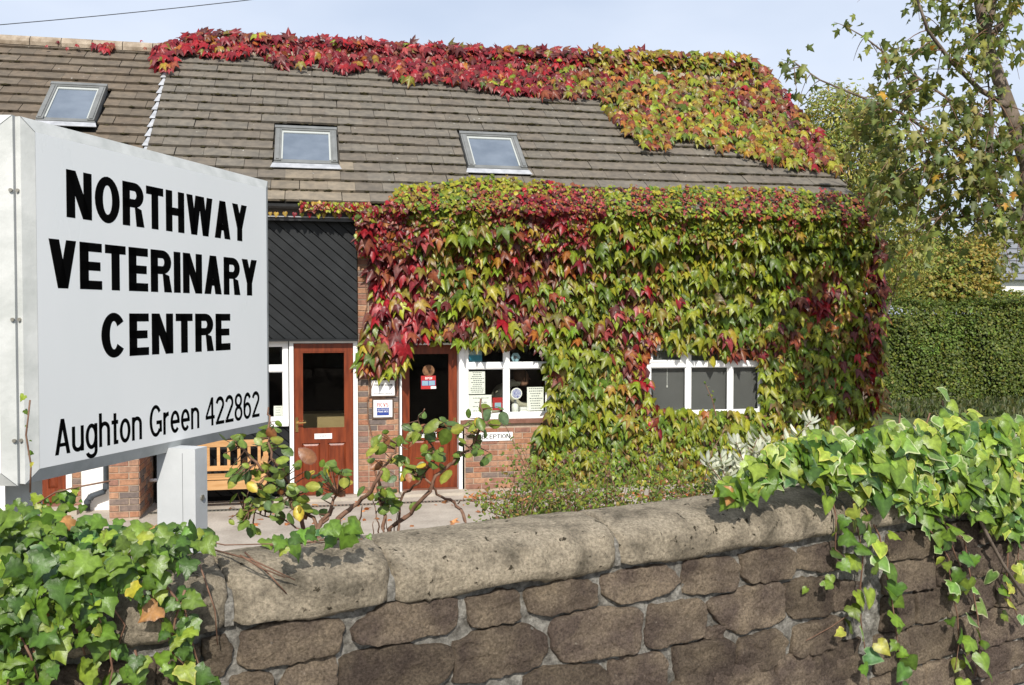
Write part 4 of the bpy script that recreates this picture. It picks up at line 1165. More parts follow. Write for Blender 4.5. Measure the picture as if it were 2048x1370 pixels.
def disc(px, py, r, Y, n, mt, name, label, cat, squash=1.0, a0=0.0):
    c = at_Y(px, py, Y)
    m2 = MB().prism([(c[0] + r * math.cos(a0 + 2 * math.pi * k / n), Y, c[2] + r * squash * math.sin(a0 + 2 * math.pi * k / n)) for k in range(n)], (0, .003, 0))
    return tag(m2.build(name, mt, None, origin=c), label, cat), c
M['tanprint'] = mat('brown print', (0.10, 0.045, 0.02), (0.26, 0.13, 0.06), 30.0, 0.6)
disc(857, 741, .082, YO, 18, M['tanprint'], 'animal_sticker', 'round brown animal picture sticker above the OPEN notice', 'sticker', .95)
YN = YW + .046
t, x0, x1, z0, z1, y = plate('accreditation_sticker', 'pale and teal rectangular sticker in upper pane of reception window', 'sticker', 933, 700, 964, 724, YN, M['pale_blue'], .002)
box_part('teal_band', M['teal_ink'], t, x0, x1, y - .0015, y - .0003, z0 + (z1 - z0) * .1, z0 + (z1 - z0) * .56)
text('RCVS', P3(x0 + .03, y - .001, z0 + (z1 - z0) * .64), FXV, FUP, FN, .045, (x1 - x0) * .7, .16, M['white'], t, name='lettering', single=True)
o, c = disc(1031, 714.5, .068, YN, 6, M['pale_blue'], 'hexagon_sticker', 'pale blue hexagonal sticker in upper pane of reception window', 'sticker', 1.0, 0.0)
MB().prism([(c[0] + a_, YN - .002, c[2] + b_) for a_, b_ in ((-.035, -.02), (.035, -.02), (.02, .012), (-.02, .02))], (0, .001, 0)).build('emblem', M['grey_ink'], o)
def notice(label, px0, py0, px1, py1, n, grp=None, red=False):
    t, x0, x1, z0, z1, y = plate('paper_notice', label, 'notice', px0, py0, px1, py1, YN, M['paper'], .002, grp)
    m2 = MB(); lines_of_print(m2, P3(x0, y, z0), FXV, FUP, FN, x1 - x0, z1 - z0, n, rp)
    m2.build('print', M['grey_ink'], t, fixn=False)
    return t, x0, x1, z0, z1, y
notice('tall white printed notice in the reception window above a wide sheet', 937.5, 743, 970, 788, 11)
notice('wide cream sheet at the bottom corner of the reception window', 936.5, 790, 983, 829, 4)
notice('white printed notice beside the frame, right of the round blue sticker', 1054, 774, 1087, 821, 9)
t, x0, x1, z0, z1, y = plate('red_leaflet', 'red-edged leaflet standing in the reception window', 'leaflet', 985, 795, 1005, 820, YN, M['red_ink'], .004)
box_part('photo', M['pale_blue'], t, x0 + .03, x1 - .02, y - .0015, y - .0004, z0 + .03, z1 - .07)
o, c = disc(1033, 787, .078, YN, 20, M['paper'], 'round_sticker', 'round white and violet-blue sticker in lower reception pane', 'sticker')
M['violet'] = mat('violet print', (0.16, 0.17, 0.45), (0.62, 0.64, 0.75), 45.0, 0.6)
MB().prism([(c[0] + .064 * math.cos(k * .35), YN - .002, c[2] + .064 * math.sin(k * .35)) for k in range(18)], (0, .001, 0)).build('print', M['violet'], o)
# things on the inner sill
zs = W1[2] + .02
def bottle(px, label):
    c = at_Y(px, 810, YW + .16); r = .05
    prof = [(r, 0), (r, .13), (r * .8, .165), (r * .4, .19), (r * .4, .22), (0.001, .22)]
    m2 = MB(); n = 14
    for rr, zz in prof: m2.add([(c[0] + rr * math.cos(2 * math.pi * k / n), c[1] + rr * math.sin(2 * math.pi * k / n), zs + zz) for k in range(n)], [])
    m2.f = [(i * n + k, i * n + (k + 1) % n, (i + 1) * n + (k + 1) % n, (i + 1) * n + k) for i in range(len(prof) - 1) for k in range(n)] + [tuple(range(n - 1, -1, -1))]
    return tag(m2.build('pump_bottle', M['paper'], None, origin=(c[0], c[1], zs), smooth=True), label, 'bottle')
bottle(1030, 'pale pump bottle on the sill below the round sticker')
c = at_Y(1048, 815, YW + .14)
bx = thing('card_box', 'small pale carton on the sill beside the pump bottle', 'box', (c[0], c[1], zs))
box_part('carton', M['paper'], bx, c[0] - .06, c[0] + .07, c[1] - .04, c[1] + .05, zs, zs + .12)
box_part('flap', M['white'], bx, c[0] - .058, c[0] + .068, c[1] - .044, c[1] - .0405, zs + .09, zs + .122)
box_part('inner_sill', M['upvc'], win1, W1[0] + .05, W1[1] - .05, YW + .075, YF + .3, W1[2] - .005, zs - .001)
c = at_Y(557, 826, YD + .12)
bx = thing('sill_card', 'small cream printed card on the sill of the narrow side window', 'card', (c[0], c[1], SW[2] + .07))
box_part('card', M['paper'], bx, c[0] - .06, c[0] + .05, c[1], c[1] + .004, SW[2] + .07, SW[2] + .22)
m2 = MB(); lines_of_print(m2, P3(c[0] - .06, c[1], SW[2] + .07), FXV, FUP, FN, .11, .15, 4, rp); m2.build('print', M['grey_ink'], bx, fixn=False)

# ------------------------------------------------------------------ bench
YBN = YF - .16
bx0, bx1 = fx(352, 950, YBN - .4), fx(534, 950, YBN - .4)
bn = thing('garden_bench', 'pale wooden slatted bench against the black boarded wall', 'bench', ((bx0 + bx1) / 2, YBN - .25, 0))
for x in (bx0, bx1 - .06):
    box_part('leg', M['bench'], bn, x, x + .06, YBN - .46, YBN - .40, 0, .56)
    box_part('leg', M['bench'], bn, x, x + .06, YBN - .06, YBN, 0, .80)
    box_part('arm_rest', M['bench'], bn, x - .01, x + .07, YBN - .48, YBN - .062, .562, .59)
box_part('seat_rail', M['bench'], bn, bx0 + .061, bx1 - .061, YBN - .45, YBN - .42, .25, .36)
for k in range(4): box_part('seat_slat', M['bench'], bn, bx0 + .002, bx1 - .002, YBN - .398 + .09 * k, YBN - .318 + .09 * k, .365, .385)
box_part('back_rail', M['bench'], bn, bx0 + .061, bx1 - .061, YBN - .05, YBN - .015, .42, .48)
box_part('back_rail', M['bench'], bn, bx0 + .061, bx1 - .061, YBN - .05, YBN - .015, .72, .80)
n = int((bx1 - bx0 - .12) / .115)
for k in range(n): 
    x = bx0 + .09 + (bx1 - bx0 - .2) * k / (n - 1)
    box_part('back_slat', M['bench'], bn, x - .018, x + .018, YBN - .043, YBN - .022, .4805, .7195)

# ------------------------------------------------------------------ person behind the reception window
def skin_body(name, pts, edges, rad, mt, root, parent=None, sub=2, origin=None):
    me = bpy.data.meshes.new(name); o_ = np.array(origin if origin is not None else WL[parent])
    me.from_pydata([tuple(np.array(p) - o_) for p in pts], edges, [])
    o = link(name, me, parent, o_, mt)
    md = o.modifiers.new('skin', 'SKIN'); md.use_smooth_shade = True
    for i, r in enumerate(rad):
        me.skin_vertices[0].data[i].radius = (r, r) if np.isscalar(r) else r
    me.skin_vertices[0].data[root].use_root = True
    sb = o.modifiers.new('sub', 'SUBSURF'); sb.levels = sub; sb.render_levels = sub
    return o
hp = at_Y(1043, 757, YF + .6)
hx, hy, hz = hp
body = thing('person', 'person in a cream shirt leaning forward behind the reception window', 'person', (hx - .35, hy + .1, .012))
pel = np.array([hx - .42, hy + .18, .92])
def off(x, y, z): return pel + np.array([x, y, z])
chest = off(.16, -.04, .34); neck = off(.27, -.10, .48); head = np.array([hx, hy, hz + .02])
pts = [pel, off(.06, -.01, .17), chest, neck, head - np.array([.03, 0, .07]), head + np.array([.0, 0, .05]),
       chest + (.02, -.19, .05), chest + (.20, -.27, -.16), chest + (.43, -.22, -.18), chest + (.52, -.20, -.19),
       chest + (-.02, .18, .05), chest + (.15, .27, -.17), chest + (.40, .24, -.19), chest + (.49, .22, -.19),
       pel + (.0, -.1, -.04), pel + (.03, -.11, -.46), pel + (-.02, -.11, -.86), pel + (.13, -.11, -.895),
       pel + (.0, .1, -.04), pel + (.03, .11, -.46), pel + (-.02, .11, -.86), pel + (.13, .11, -.895)]
ed = [(0, 1), (1, 2), (2, 3), (3, 4), (4, 5), (2, 6), (6, 7), (7, 8), (8, 9), (2, 10), (10, 11), (11, 12), (12, 13), (0, 14), (14, 15), (15, 16), (16, 17), (0, 18), (18, 19), (19, 20), (20, 21)]
rad = [(.15, .11), (.14, .11), (.16, .12), .055, .075, .085, .068, .05, .037, .032, .068, .05, .037, .032, .085, .06, .045, .035, .085, .06, .045, .035]
skin_body('body', pts, ed, rad, M['cloth'], 0, body)
hm = MB(); n = 14
prof = [(-.125, .03), (-.11, .06), (-.07, .075), (-.02, .082), (.03, .085), (.075, .075), (.105, .05), (.12, .01)]
for zz, rr in prof: hm.add([(head[0] + .01 + rr * 1.12 * math.cos(2 * math.pi * k / n) + zz * -.15, head[1] + rr * .92 * math.sin(2 * math.pi * k / n), head[2] + zz) for k in range(n)], [])
hm.f = [(i * n + k, i * n + (k + 1) % n, (i + 1) * n + (k + 1) % n, (i + 1) * n + k) for i in range(len(prof) - 1) for k in range(n)] + [tuple(range(n - 1, -1, -1)), tuple(range((len(prof) - 1) * n, len(prof) * n))]
hm.add([(head[0] + .10, head[1] - .012, head[2] - .03), (head[0] + .10, head[1] + .012, head[2] - .03), (head[0] + .135, head[1], head[2] - .035), (head[0] + .095, head[1], head[2] + .02)], [(0, 1, 2), (0, 2, 3), (1, 3, 2), (0, 3, 1)])
hd = hm.build('head', M['skin'], body, smooth=True)
hr = MB()
for zz, rr in [(-.06, .088), (-.01, .094), (.04, .096), (.085, .086), (.118, .058), (.132, .012)]:
    hr.add([(head[0] - .012 + min(rr * 1.12 * math.cos(2 * math.pi * k / n), .07 + zz * .3) + zz * -.15, head[1] + rr * .95 * math.sin(2 * math.pi * k / n), head[2] + zz) for k in range(n)], [])
hr.f = [(i * n + k, i * n + (k + 1) % n, (i + 1) * n + (k + 1) % n, (i + 1) * n + k) for i in range(5) for k in range(n)] + [tuple(range(5 * n, 6 * n))]
hr.build('hair', M['hair'], body, smooth=True)
for i0 in (15, 19):
    a_, b_, c_ = pts[i0 - 1], pts[i0], pts[i0 + 1]
    MB().tube([np.array(a_) + (0, 0, .05), a_, b_, np.array(c_) + (0, 0, .03)], [.11, .105, .075, .06], 10).build('trouser_leg', M['trouser'], body, smooth=True)
for i0 in (9, 13):
    a_ = np.array(pts[i0]); m2 = MB()
    for k in range(5):
        m2.tube([a_ + (.0, -.03 + .015 * k, 0), a_ + (.05, -.034 + .017 * k, -.004), a_ + (.09 - .012 * abs(k - 2), -.036 + .018 * k, -.02)], [.011, .009, .007], 6)
    m2.build('hand', M['skin'], body, smooth=True)

# ------------------------------------------------------------------ distant house and overhead cable
hx0 = at_depth(2000, 560, 44); hr_ = at_depth(2062, 470, 47)
hou = thing('distant_house', 'house with grey slate roof showing beyond the hedge', 'house', (hx0[0] + 6, hx0[1] + 4, 0))
X0, Y0, Z0 = hx0
rise = hr_[2] - Z0
box_part('wall', M['render'], hou, X0 + .3, X0 + 10, Y0 + .3, Y0 + 7.7, 0, Z0 + .02)
mb = MB(); mb.prism([(X0, Y0, Z0), (X0 + 1.9, Y0 + 4, Z0 + rise), (X0 + 1.9, Y0 + 4, Z0 + rise + .12), (X0, Y0, Z0 + .12)], (0, 0, 0))
mb = MB()
A = [(X0, Y0, Z0), (X0 + 10.3, Y0, Z0), (X0 + 10.3, Y0 + 8, Z0), (X0, Y0 + 8, Z0), (X0 + 2.2, Y0 + 4, Z0 + rise * 1.25), (X0 + 8.3, Y0 + 4, Z0 + rise * 1.25)]
mb.add(A, [(0, 1, 5, 4), (1, 2, 5), (2, 3, 4, 5), (3, 0, 4), (0, 3, 2, 1)])
hroof = mb.build('roof', M['slate'], hou)
box_part('chimney', M['mortar'], hroof, X0 + 6, X0 + 6.7, Y0 + 3.6, Y0 + 4.4, Z0 + rise * .9, Z0 + rise * 1.25 + 1.0)
for k in range(9):
    f0 = k / 9
    mb = MB(); p = lambda t, e: np.array(A[0]) * (1 - t) + np.array(A[4]) * t + np.array(e)
    r_ = lambda t: np.array(A[1]) * (1 - t) + np.array(A[5]) * t
    mb.tube([p(f0, (0, -.02, .03)), r_(f0) + (0, -.02, .03)], .03, 4)
    mb.build('slate_course', M['slate'], hroof)
for wx in (2.0, 5.5):
    wd = box_part('window', M['upvc'], hou, X0 + wx, X0 + wx + 1.3, Y0 + .22, Y0 + .29, Z0 - 1.5, Z0 - .3)
    box_part('pane', M['skypane'], wd, X0 + wx + .08, X0 + wx + 1.22, Y0 + .2, Y0 + .217, Z0 - 1.42, Z0 - .38)
mb = MB(); a, b = at_depth(-500, 85, 30), at_depth(900, -52, 34)
pp = [a * (1 - t) + b * t - np.array([0, 0, .25 * 4 * t * (1 - t)]) for t in np.linspace(0, 1, 16)]
tag(mb.tube(pp, .014, 5).build('overhead_cable', M['cable'], None, smooth=True), 'thin dark overhead cable crossing the sky above the roof', 'cable')

# slotted drain along the foot of the building
dr = thing('channel_drain', 'narrow dark slotted drain set in the yard before the doors', 'drain', (0.3, YF - .62, 0))
dx0, dx1 = xp1 + .05, fx(1000)
box_part('channel', M['blackgap'], dr, dx0, dx1, YF - .68, YF - .58, -.02, .003)
for yy in (YF - .69, YF - .585): box_part('edge_rail', M['steel'], dr, dx0, dx1, yy, yy + .012, -.01, .009)
m2 = MB(); x = dx0
while x < dx1: m2.box(x, x + .022, YF - .677, YF - .586, .0035, .008); x += .045
m2.build('grating', M['steel'], dr)['kind'] = 'stuff'

# ------------------------------------------------------------------ leaves
def make_leaf(half, cy=.38, inner=.74, fold=.22, droop=.12, wave=.03, seed=0):
    r2 = random.Random(seed)
    out = [(x, y) for x, y in half] + [(-x, y) for x, y in half[-2:0:-1]]
    n = len(out); v = [(0, cy)]; e = [-1.0]
    if inner:
        v += [(x * inner, cy + (y - cy) * inner) for x, y in out]; e += [0.0] * n
    v += out; e += [1.0] * n
    V = np.array([(x, y, -fold * abs(x) * (1 + .5 * abs(x)) - droop * y * y + (r2.uniform(-wave, wave) if k > n else 0)) for k, (x, y) in enumerate(v)])
    V[0, 2] += .0
    if inner:
        rr = [math.hypot(x, y - cy) for x, y in out]
        for i in range(n):
            if rr[i] > rr[i - 1] and rr[i] > rr[(i + 1) % n] and rr[i] > .35: e[1 + i] = -1.0
    T = [(0, 1 + (i + 1) % n, 1 + i) for i in range(n)]
    if inner:
        for i in range(n):
            j = (i + 1) % n
            T += [(1 + i, 1 + j, 1 + n + j), (1 + i, 1 + n + j, 1 + n + i)]
    T = np.array(T)
    a, b, c = V[T[:, 0]], V[T[:, 1]], V[T[:, 2]]
    flip = np.cross(b - a, c - a)[:, 2] < 0
    T[flip] = T[flip][:, ::-1]
    return V, T, np.array(e)
BOST = [(0, .08), (.16, -.05), (.36, .03), (.46, .22), (.55, .46), (.66, .86), (.40, .66), (.27, .60), (.17, .86), (0, 1.28)]
HEDE = [(0, .02), (.2, -.14), (.42, -.06), (.58, .10), (.44, .30), (.43, .52), (.24, .66), (.12, .86), (0, 1.06)]
HEART = [(0, .04), (.2, -.12), (.42, .0), (.52, .22), (.42, .48), (.2, .78), (0, 1.05)]
OVATE = [(0, 0), (.2, .07), (.34, .28), (.36, .5), (.24, .8), (0, 1.02)]
MAPLE = [(0, 0), (.26, -.08), (.2, .14), (.58, .40), (.40, .48), (.24, .46), (.20, .70), (0, 1.12)]
SMALL = [(0, 0), (.34, .28), (.30, .62), (0, 1.0)]
NARROW = [(0, 0), (.10, .25), (.16, .6), (.11, .88), (0, 1.0)]
LT = {'bost': [make_leaf(BOST, .36, .72, f, d, .05, s) for f, d, s in ((.30, .12, 1), (.5, .2, 2), (.15, .28, 3), (.65, .1, 4))],
      'ivy': [make_leaf(HEDE, .36, .80, f, d, .05, s) for f, d, s in ((.15, .12, 1), (.35, .2, 2), (.05, .28, 3))],
      'heart': [make_leaf(HEART, .38, .80, f, d, .05, s) for f, d, s in ((.18, .12, 1), (.35, .25, 2), (-.1, .2, 3))],
      'rose': [make_leaf(OVATE, .45, .8, f, d, .02, s) for f, d, s in ((.2, .15, 1), (.4, .3, 2), (.1, .1, 3))],
      'maple': [make_leaf(MAPLE, .32, None, f, d, .03, s) for f, d, s in ((.3, .2, 1), (.5, .1, 2))],
      'small': [make_leaf(SMALL, .45, None, f, d, 0, s) for f, d, s in ((.3, .2, 1), (.5, .1, 2))],
      'narrow': [make_leaf(NARROW, .5, None, f, d, 0, s) for f, d, s in ((.6, .1, 1), (.9, -.1, 2))]}

def unit(a): return a / (np.linalg.norm(a, axis=-1, keepdims=True) + 1e-9)

def foliage(parent, kind, P, N, T, S, ci, pal, mt, nparts=0, score=None, mass='leaves', jit=.16, base=True):
    """P positions (leaf base), N face normals, T tip directions, S sizes, ci palette indices; pal rows: (inner, edge)"""
    P = np.asarray(P, float); n = len(P)
    Nn = unit(np.asarray(N, float)); Tn = np.asarray(T, float); Tn = unit(Tn - Nn * np.sum(Tn * Nn, 1, keepdims=True))
    Xn = np.cross(Tn, Nn)
    tm = LT[kind]; which = rng.integers(0, len(tm), n)
    pal = np.array(pal, float); S = np.asarray(S, float); ci = np.asarray(ci, int)
    parts = np.zeros(n, bool)
    if nparts:
        sc = score if score is not None else rng.random(n)
        parts[np.argsort(-sc)[:nparts]] = True
    cache = {}
    for i in np.nonzero(parts)[0]:
        v = int(rng.integers(0, 3)); key = (which[i], ci[i], v)
        if key not in cache:
            V, Tt, e = tm[which[i]]
            k = (.86, 1.0, 1.14)[v]
            c = leaf_col(pal[ci[i]], e) * k
            me = tri_mesh('leaf', V, Tt, c); me.materials.append(mt); cache[key] = me
        o = bpy.data.objects.new('leaf', cache[key]); COL.objects.link(o); o.parent = parent
        m = np.eye(4); m[:3, 0] = Xn[i] * S[i]; m[:3, 1] = Tn[i] * S[i]; m[:3, 2] = Nn[i] * S[i]; m[:3, 3] = P[i] - WL[parent]
        o.matrix_local = Matrix(m.tolist())
    rest = np.nonzero(~parts)[0]
    Vs, Ts, Cs = [], [], []; b0 = 0
    for w in range(len(tm)):
        ids = rest[which[rest] == w]
        if not len(ids): continue
        V, Tt, e = tm[w]
        B = np.stack([Xn[ids], Tn[ids], Nn[ids]], 1) * S[ids][:, None, None]
        X = np.einsum('vk,nkd->nvd', V, B) + P[ids][:, None, :] - WL[parent]
        k = rng.normal(1, jit, (len(ids), 1, 1)).clip(.55, 1.5)
        hue = rng.normal(1, jit * .4, (len(ids), 1, 3)).clip(.7, 1.3)
        c = leaf_col_many(pal[ci[ids]], e) * k * hue
        Vs.append(X.reshape(-1, 3)); Cs.append(c.reshape(-1, 3))
        Ts.append((Tt[None] + (np.arange(len(ids)) * len(V))[:, None, None]).reshape(-1, 3) + b0); b0 += len(ids) * len(V)
    if Vs:
        me = tri_mesh(mass, np.concatenate(Vs), np.concatenate(Ts), np.concatenate(Cs))
        o = link(mass, me, parent, mat=mt); o['kind'] = 'stuff'
def leaf_col(p, e):
    e = e[:, None]
    return np.where(e < -.5, p[0] * 1.4, np.where(e > .5, p[1], p[0]))
def leaf_col_many(p, e):
    e = e[None, :, None]
    return np.where(e < -.5, p[:, None, 0] * 1.4, np.where(e > .5, p[:, None, 1], p[:, None, 0]))
def pal2(*rows): return [(np.array(r), np.array(r) * (.92, .9, .9)) if len(np.shape(r)) == 1 else (np.array(r[0]), np.array(r[1])) for r in rows]

def poly_samples(poly, n, holes=()):
    xs = [p[0] for p in poly]; ys = [p[1] for p in poly]; X = np.zeros(0); Y = np.zeros(0)
    while len(X) < n:
        x = rng.uniform(min(xs), max(xs), n); y = rng.uniform(min(ys), max(ys), n)
        k = inside(x, y, poly)
        for h in holes: k &= ~inside(x, y, h)
        X = np.concatenate([X, x[k]]); Y = np.concatenate([Y, y[k]])
    return X[:n], Y[:n]
def rays(x, y): return _F + ((x - 1024) / FPX)[:, None] * _R + ((685 - y) / FPX)[:, None] * _U
def hit(x, y, p, n):
    d = rays(x, y); p = np.asarray(p, float)
    return CAM + d * (np.sum((p - CAM) * n, -1) / (d @ n))[:, None]
def hitY(x, y, Y): d = rays(x, y); return CAM + d * (np.broadcast_to(Y, x.shape) / d[:, 1])[:, None]
def hitZ(x, y, Z): d = rays(x, y); return CAM + d * ((np.broadcast_to(Z, x.shape) - EYE) / d[:, 2])[:, None]

# ------------------------------------------------------------------ creeper on the building
CPAL = pal2((.135, .18, .014), (.19, .215, .016), (.075, .12, .013), (.245, .235, .02),        # 0-3 greens to olive
            ((.27, .18, .02), (.23, .09, .02)), ((.27, .10, .02), (.22, .04, .015)),           # 4-5 yellow / orange
            ((.18, .05, .022), (.15, .022, .018)), ((.10, .025, .022), (.085, .015, .018)),        # 6-7 russet / maroon
            (.25, .010, .015), (.145, .010, .016), (.28, .045, .045),                             # 8-10 reds, pink
            ((.155, .125, .02), (.17, .05, .02)))                                               # 11 olive with red rim
def blobs(x, y, L):
    w = np.zeros(len(x))
    for bx_, by_, rx, ry, a_ in L: w = np.maximum(w, a_ * np.exp(-(((x - bx_) / rx) ** 2 + ((y - by_) / ry) ** 2)))
    return w
def choose(pr, n):
    """pr: (n,k) weights -> indices"""
    c = np.cumsum(pr, 1); r = rng.random(n) * c[:, -1]
    return (c < r[:, None]).sum(1)
REDW = [(790, 560, 75, 150, 1.15), (810, 640, 85, 60, 1.2), (760, 470, 80, 60, 1.15), (755, 720, 60, 60, .7), (1110, 430, 100, 80, 1.05), (1070, 530, 110, 50, .85), (1040, 640, 80, 60, .8),
        (900, 660, 80, 40, .55), (1290, 750, 40, 90, .9), (1290, 610, 40, 70, .55), (1220, 670, 60, 40, .5), (1490, 700, 60, 30, .6), (1650, 600, 70, 40, .9), (1770, 570, 40, 80, .95), (1750, 720, 30, 110, .95),
        (1580, 670, 40, 30, .5), (1700, 800, 40, 60, .4), (980, 560, 60, 40, .4)]
def creeper_colour(x, y, red):
    n = len(x)
    red = np.clip(red + rng.normal(0, .09, n), 0, 1.2)
    g = np.clip(1 - red * 1.15, 0.0, 1)[:, None] ** 1.3; r = np.clip(red, 0, 1)[:, None]
    wg = np.array([1.0, .9, .7, .45, .05, .02, .0, .0, .0, .0, .0, .35]); wm = np.array([.1, .2, .02, .2, .4, .45, .8, .7, .06, .05, .02, .9]); wr = np.array([0, .02, 0, .03, .12, .25, .6, .8, .8, 1.0, .25, .1])
    mid = np.clip(1 - np.abs(r - .5) * 2.2, 0, 1)
    return choose(g * wg + mid * wm + np.clip(r - .35, 0, 1) * 1.8 * wr + 1e-4, n)

wcr = thing('wall_creeper', 'large-leaved creeper in green and crimson covering the front wall around the windows', 'creeper', (fx(1250), YF - .12, 0))
BIG = [(716, 470), (722, 510), (748, 515), (752, 600), (735, 660), (722, 690), (720, 742), (745, 752), (790, 752), (806, 735), (818, 700), (845, 672), (870, 690), (920, 690), (960, 702), (1000, 690), (1060, 692), (1088, 706), (1100, 740),
       (1100, 800), (1088, 860), (1066, 890), (1062, 980), (1300, 985), (1440, 975), (1745, 900), (1762, 800), (1782, 650), (1790, 560), (1765, 470), (1745, 440), (900, 440), (760, 440)]
HOLE = [(1304, 702), (1340, 697), (1355, 712), (1390, 695), (1430, 722), (1500, 716), (1520, 730), (1524, 822), (1470, 832), (1400, 832), (1330, 826), (1312, 800), (1300, 760)]
n = 5400
x, y = poly_samples(BIG, n, [HOLE])
dep = rng.random(n) ** 1.2
th = .15 + .26 * np.clip((570 - y) / 110, 0, 1) + .05 * np.sin(x * .021 + y * .013) + .05 * np.sin(y * .09 + x * .01)
th = np.where((y > 690) & (x > 1290) & (x < 1540), .07, th); th = np.clip(th, .05, .46)
P = hitY(x, y - 14, YF - .03 - dep * th)
P[:, 0] = np.clip(P[:, 0], -9, XR + .30)
N = np.stack([rng.normal(-.05, .38, n), -np.ones(n), rng.normal(.6, .3, n)], 1)
T = np.stack([rng.normal(0, .3, n), rng.normal(-.35, .2, n), -np.ones(n)], 1)
sz = rng.normal(.132, .036, n).clip(.055, .22)
sz *= np.where((x < 850) & (y > 500), 1.18, 1) * np.where(y > 880, .72, 1.0)
ci = creeper_colour(x, y, blobs(x, y, REDW) + .12 * (np.sin(x * .05 + 2) * np.sin(y * .043)) - .05)
foliage(wcr, 'bost', P, N, T, sz, ci, CPAL, M['creeper'], 300, -P[:, 1] + sz * 1.2 + rng.random(n) * .05)
# dense under-layer close to the wall
n = 3000
x, y = poly_samples(BIG, n, [HOLE]); P = hitY(x, y - 8, YF - .015 - .02 * rng.random(n)); P[:, 0] = np.clip(P[:, 0], -9, XR - .05)
foliage(wcr, 'small', P, np.stack([rng.normal(0, .5, n), -np.ones(n), rng.normal(.1, .4, n)], 1), np.stack([rng.normal(0, .6, n), 0 * x, -np.ones(n)], 1), rng.uniform(.12, .2, n),
        creeper_colour(x, y, blobs(x, y, REDW)), CPAL, M['creeper'], mass='inner_leaves')
# leaves wrapped round the gable end
n = 900
P = np.stack([XR - .08 + .40 * rng.random(n) ** 1.3, rng.uniform(YF - .28, YF + 2.4, n), rng.uniform(.05, 3.6, n)], 1)
x, y, _d2 = project(P)
foliage(wcr, 'bost', P, np.stack([np.ones(n), rng.normal(-.5, .5, n), rng.normal(.5, .3, n)], 1), np.stack([rng.normal(.3, .2, n), rng.normal(0, .4, n), -np.ones(n)], 1), rng.normal(.15, .03, n).clip(.08, .22),
        creeper_colour(x, y, np.full(n, .42) + .25 * np.sin(y * .05)), CPAL, M['creeper'], mass='side_leaves')
mb = MB()
for _ in range(46):
    xx = rp.uniform(fx(760), XR - .2); pts = []; z = 0.0
    while z < 3.2:
        pts.append((xx, YF - .018 - rp.random() * .015, z)); z += .25; xx += rp.uniform(-.09, .09)
    px_, py_, _ = project(np.array(pts[len(pts) // 2]))
    pts = [p for p in pts if not any(w_[0] - .04 < p[0] < w_[1] + .04 and w_[2] - .05 < p[2] < w_[3] for w_ in (W1, W2, D2))]
    if len(pts) > 3 and all(abs(pts[i + 1][2] - pts[i][2]) < .3 for i in range(len(pts) - 1)): mb.tube(pts, [.012 - .008 * i / len(pts) for i in range(len(pts))], 5)
mb.build('stems', M['twig'], wcr, smooth=True)['kind'] = 'stuff'

# small-leaved curtain over the eaves
ecr = thing('eaves_creeper', 'small-leaved creeper curtain with pink strings hanging over the gutter', 'creeper', (fx(1300), YE - .1, 2.4))
BAND = [(792, 372), (800, 364), (870, 362), (930, 350), (1000, 345), (1050, 352), (1180, 368), (1400, 366), (1600, 372), (1740, 384), (1752, 430), (1745, 492), (1600, 488), (1400, 480), (1200, 492), (1000, 500), (860, 480), (840, 505),
        (790, 510), (726, 512), (712, 480), (716, 450), (708, 432), (730, 414), (770, 408)]
n = 13000
x, y = poly_samples(BAND, n)
ey = np.array([project((float(a_), YE, ZE))[1] for a_ in np.linspace(-3, 9, 40)]); ex = np.array([project((float(a_), YE, ZE))[0] for a_ in np.linspace(-3, 9, 40)])
top = y < np.interp(x, ex, ey) - 4
lump = .05 * np.sin(x * .045) * np.sin(y * .06) + .03 * np.sin(x * .11 + y * .05)
Pt = hit(x, y, RP + EN * .16, EN) + EN * (rng.random(n) ** 1.4 * .10 - .10)[:, None]
Pf = hitY(x, y, YE - .06 - lump - .09 * rng.random(n) + .0022 * np.clip(y - np.interp(x, ex, ey) - 15, 0, 90))
P = np.where(top[:, None], Pt, Pf)
N = np.stack([rng.normal(0, .5, n), -np.ones(n), np.where(top, rng.normal(1.0, .4, n), rng.normal(.35, .4, n))], 1)
T = np.stack([rng.normal(0, .5, n), rng.normal(-.2, .25, n), -np.ones(n)], 1)
sz = rng.normal(.062, .016, n).clip(.03, .11)
STR = [(1120, 395, 12, 40), (1150, 400, 12, 45), (1180, 405, 13, 40), (1200, 400, 10, 35), (1272, 392, 11, 38), (1295, 395, 11, 40), (1325, 385, 9, 30), (1372, 395, 9, 40), (1395, 400, 18, 22), (1445, 398, 10, 22), (1482, 420, 10, 35),
       (1498, 392, 10, 26), (1520, 395, 12, 26), (1550, 390, 10, 28), (1588, 395, 9, 30), (1640, 398, 14, 32), (1660, 385, 12, 24), (1690, 430, 9, 30), (1730, 395, 16, 22), (960, 395, 12, 34), (985, 400, 8, 30), (870, 390, 9, 24), (1585, 450, 8, 22)]
sw = blobs(x, y, [(*s_, 1.0) for s_ in STR])
REDB = [(760, 450, 75, 70, 1.15), (1100, 420, 105, 90, 1.05), (1060, 470, 110, 40, .8), (870, 465, 40, 30, .6), (830, 400, 40, 40, .4), (1740, 420, 30, 60, .5)]
ci = creeper_colour(x, y, blobs(x, y, REDB) + .18 * np.sin(x * .06 + 1) * np.sin(y * .07) - .02)
ci = np.where(rng.random(n) < sw * .85, rng.choice([10, 10, 9, 6, 5], n), ci)
ci = np.where((y < 385) & (rng.random(n) < .5) & (sw < .4), 3, ci)
sz = np.where(sw > .5, sz * .62, sz); P[sw > .5] += np.array([0, -.05, 0])
foliage(ecr, 'heart', P, N, T, sz, ci, CPAL, M['creeper'], 300, sz + .03 * rng.random(n) - .05 * top)
n = 330                                   # tendril creeping along the gutter
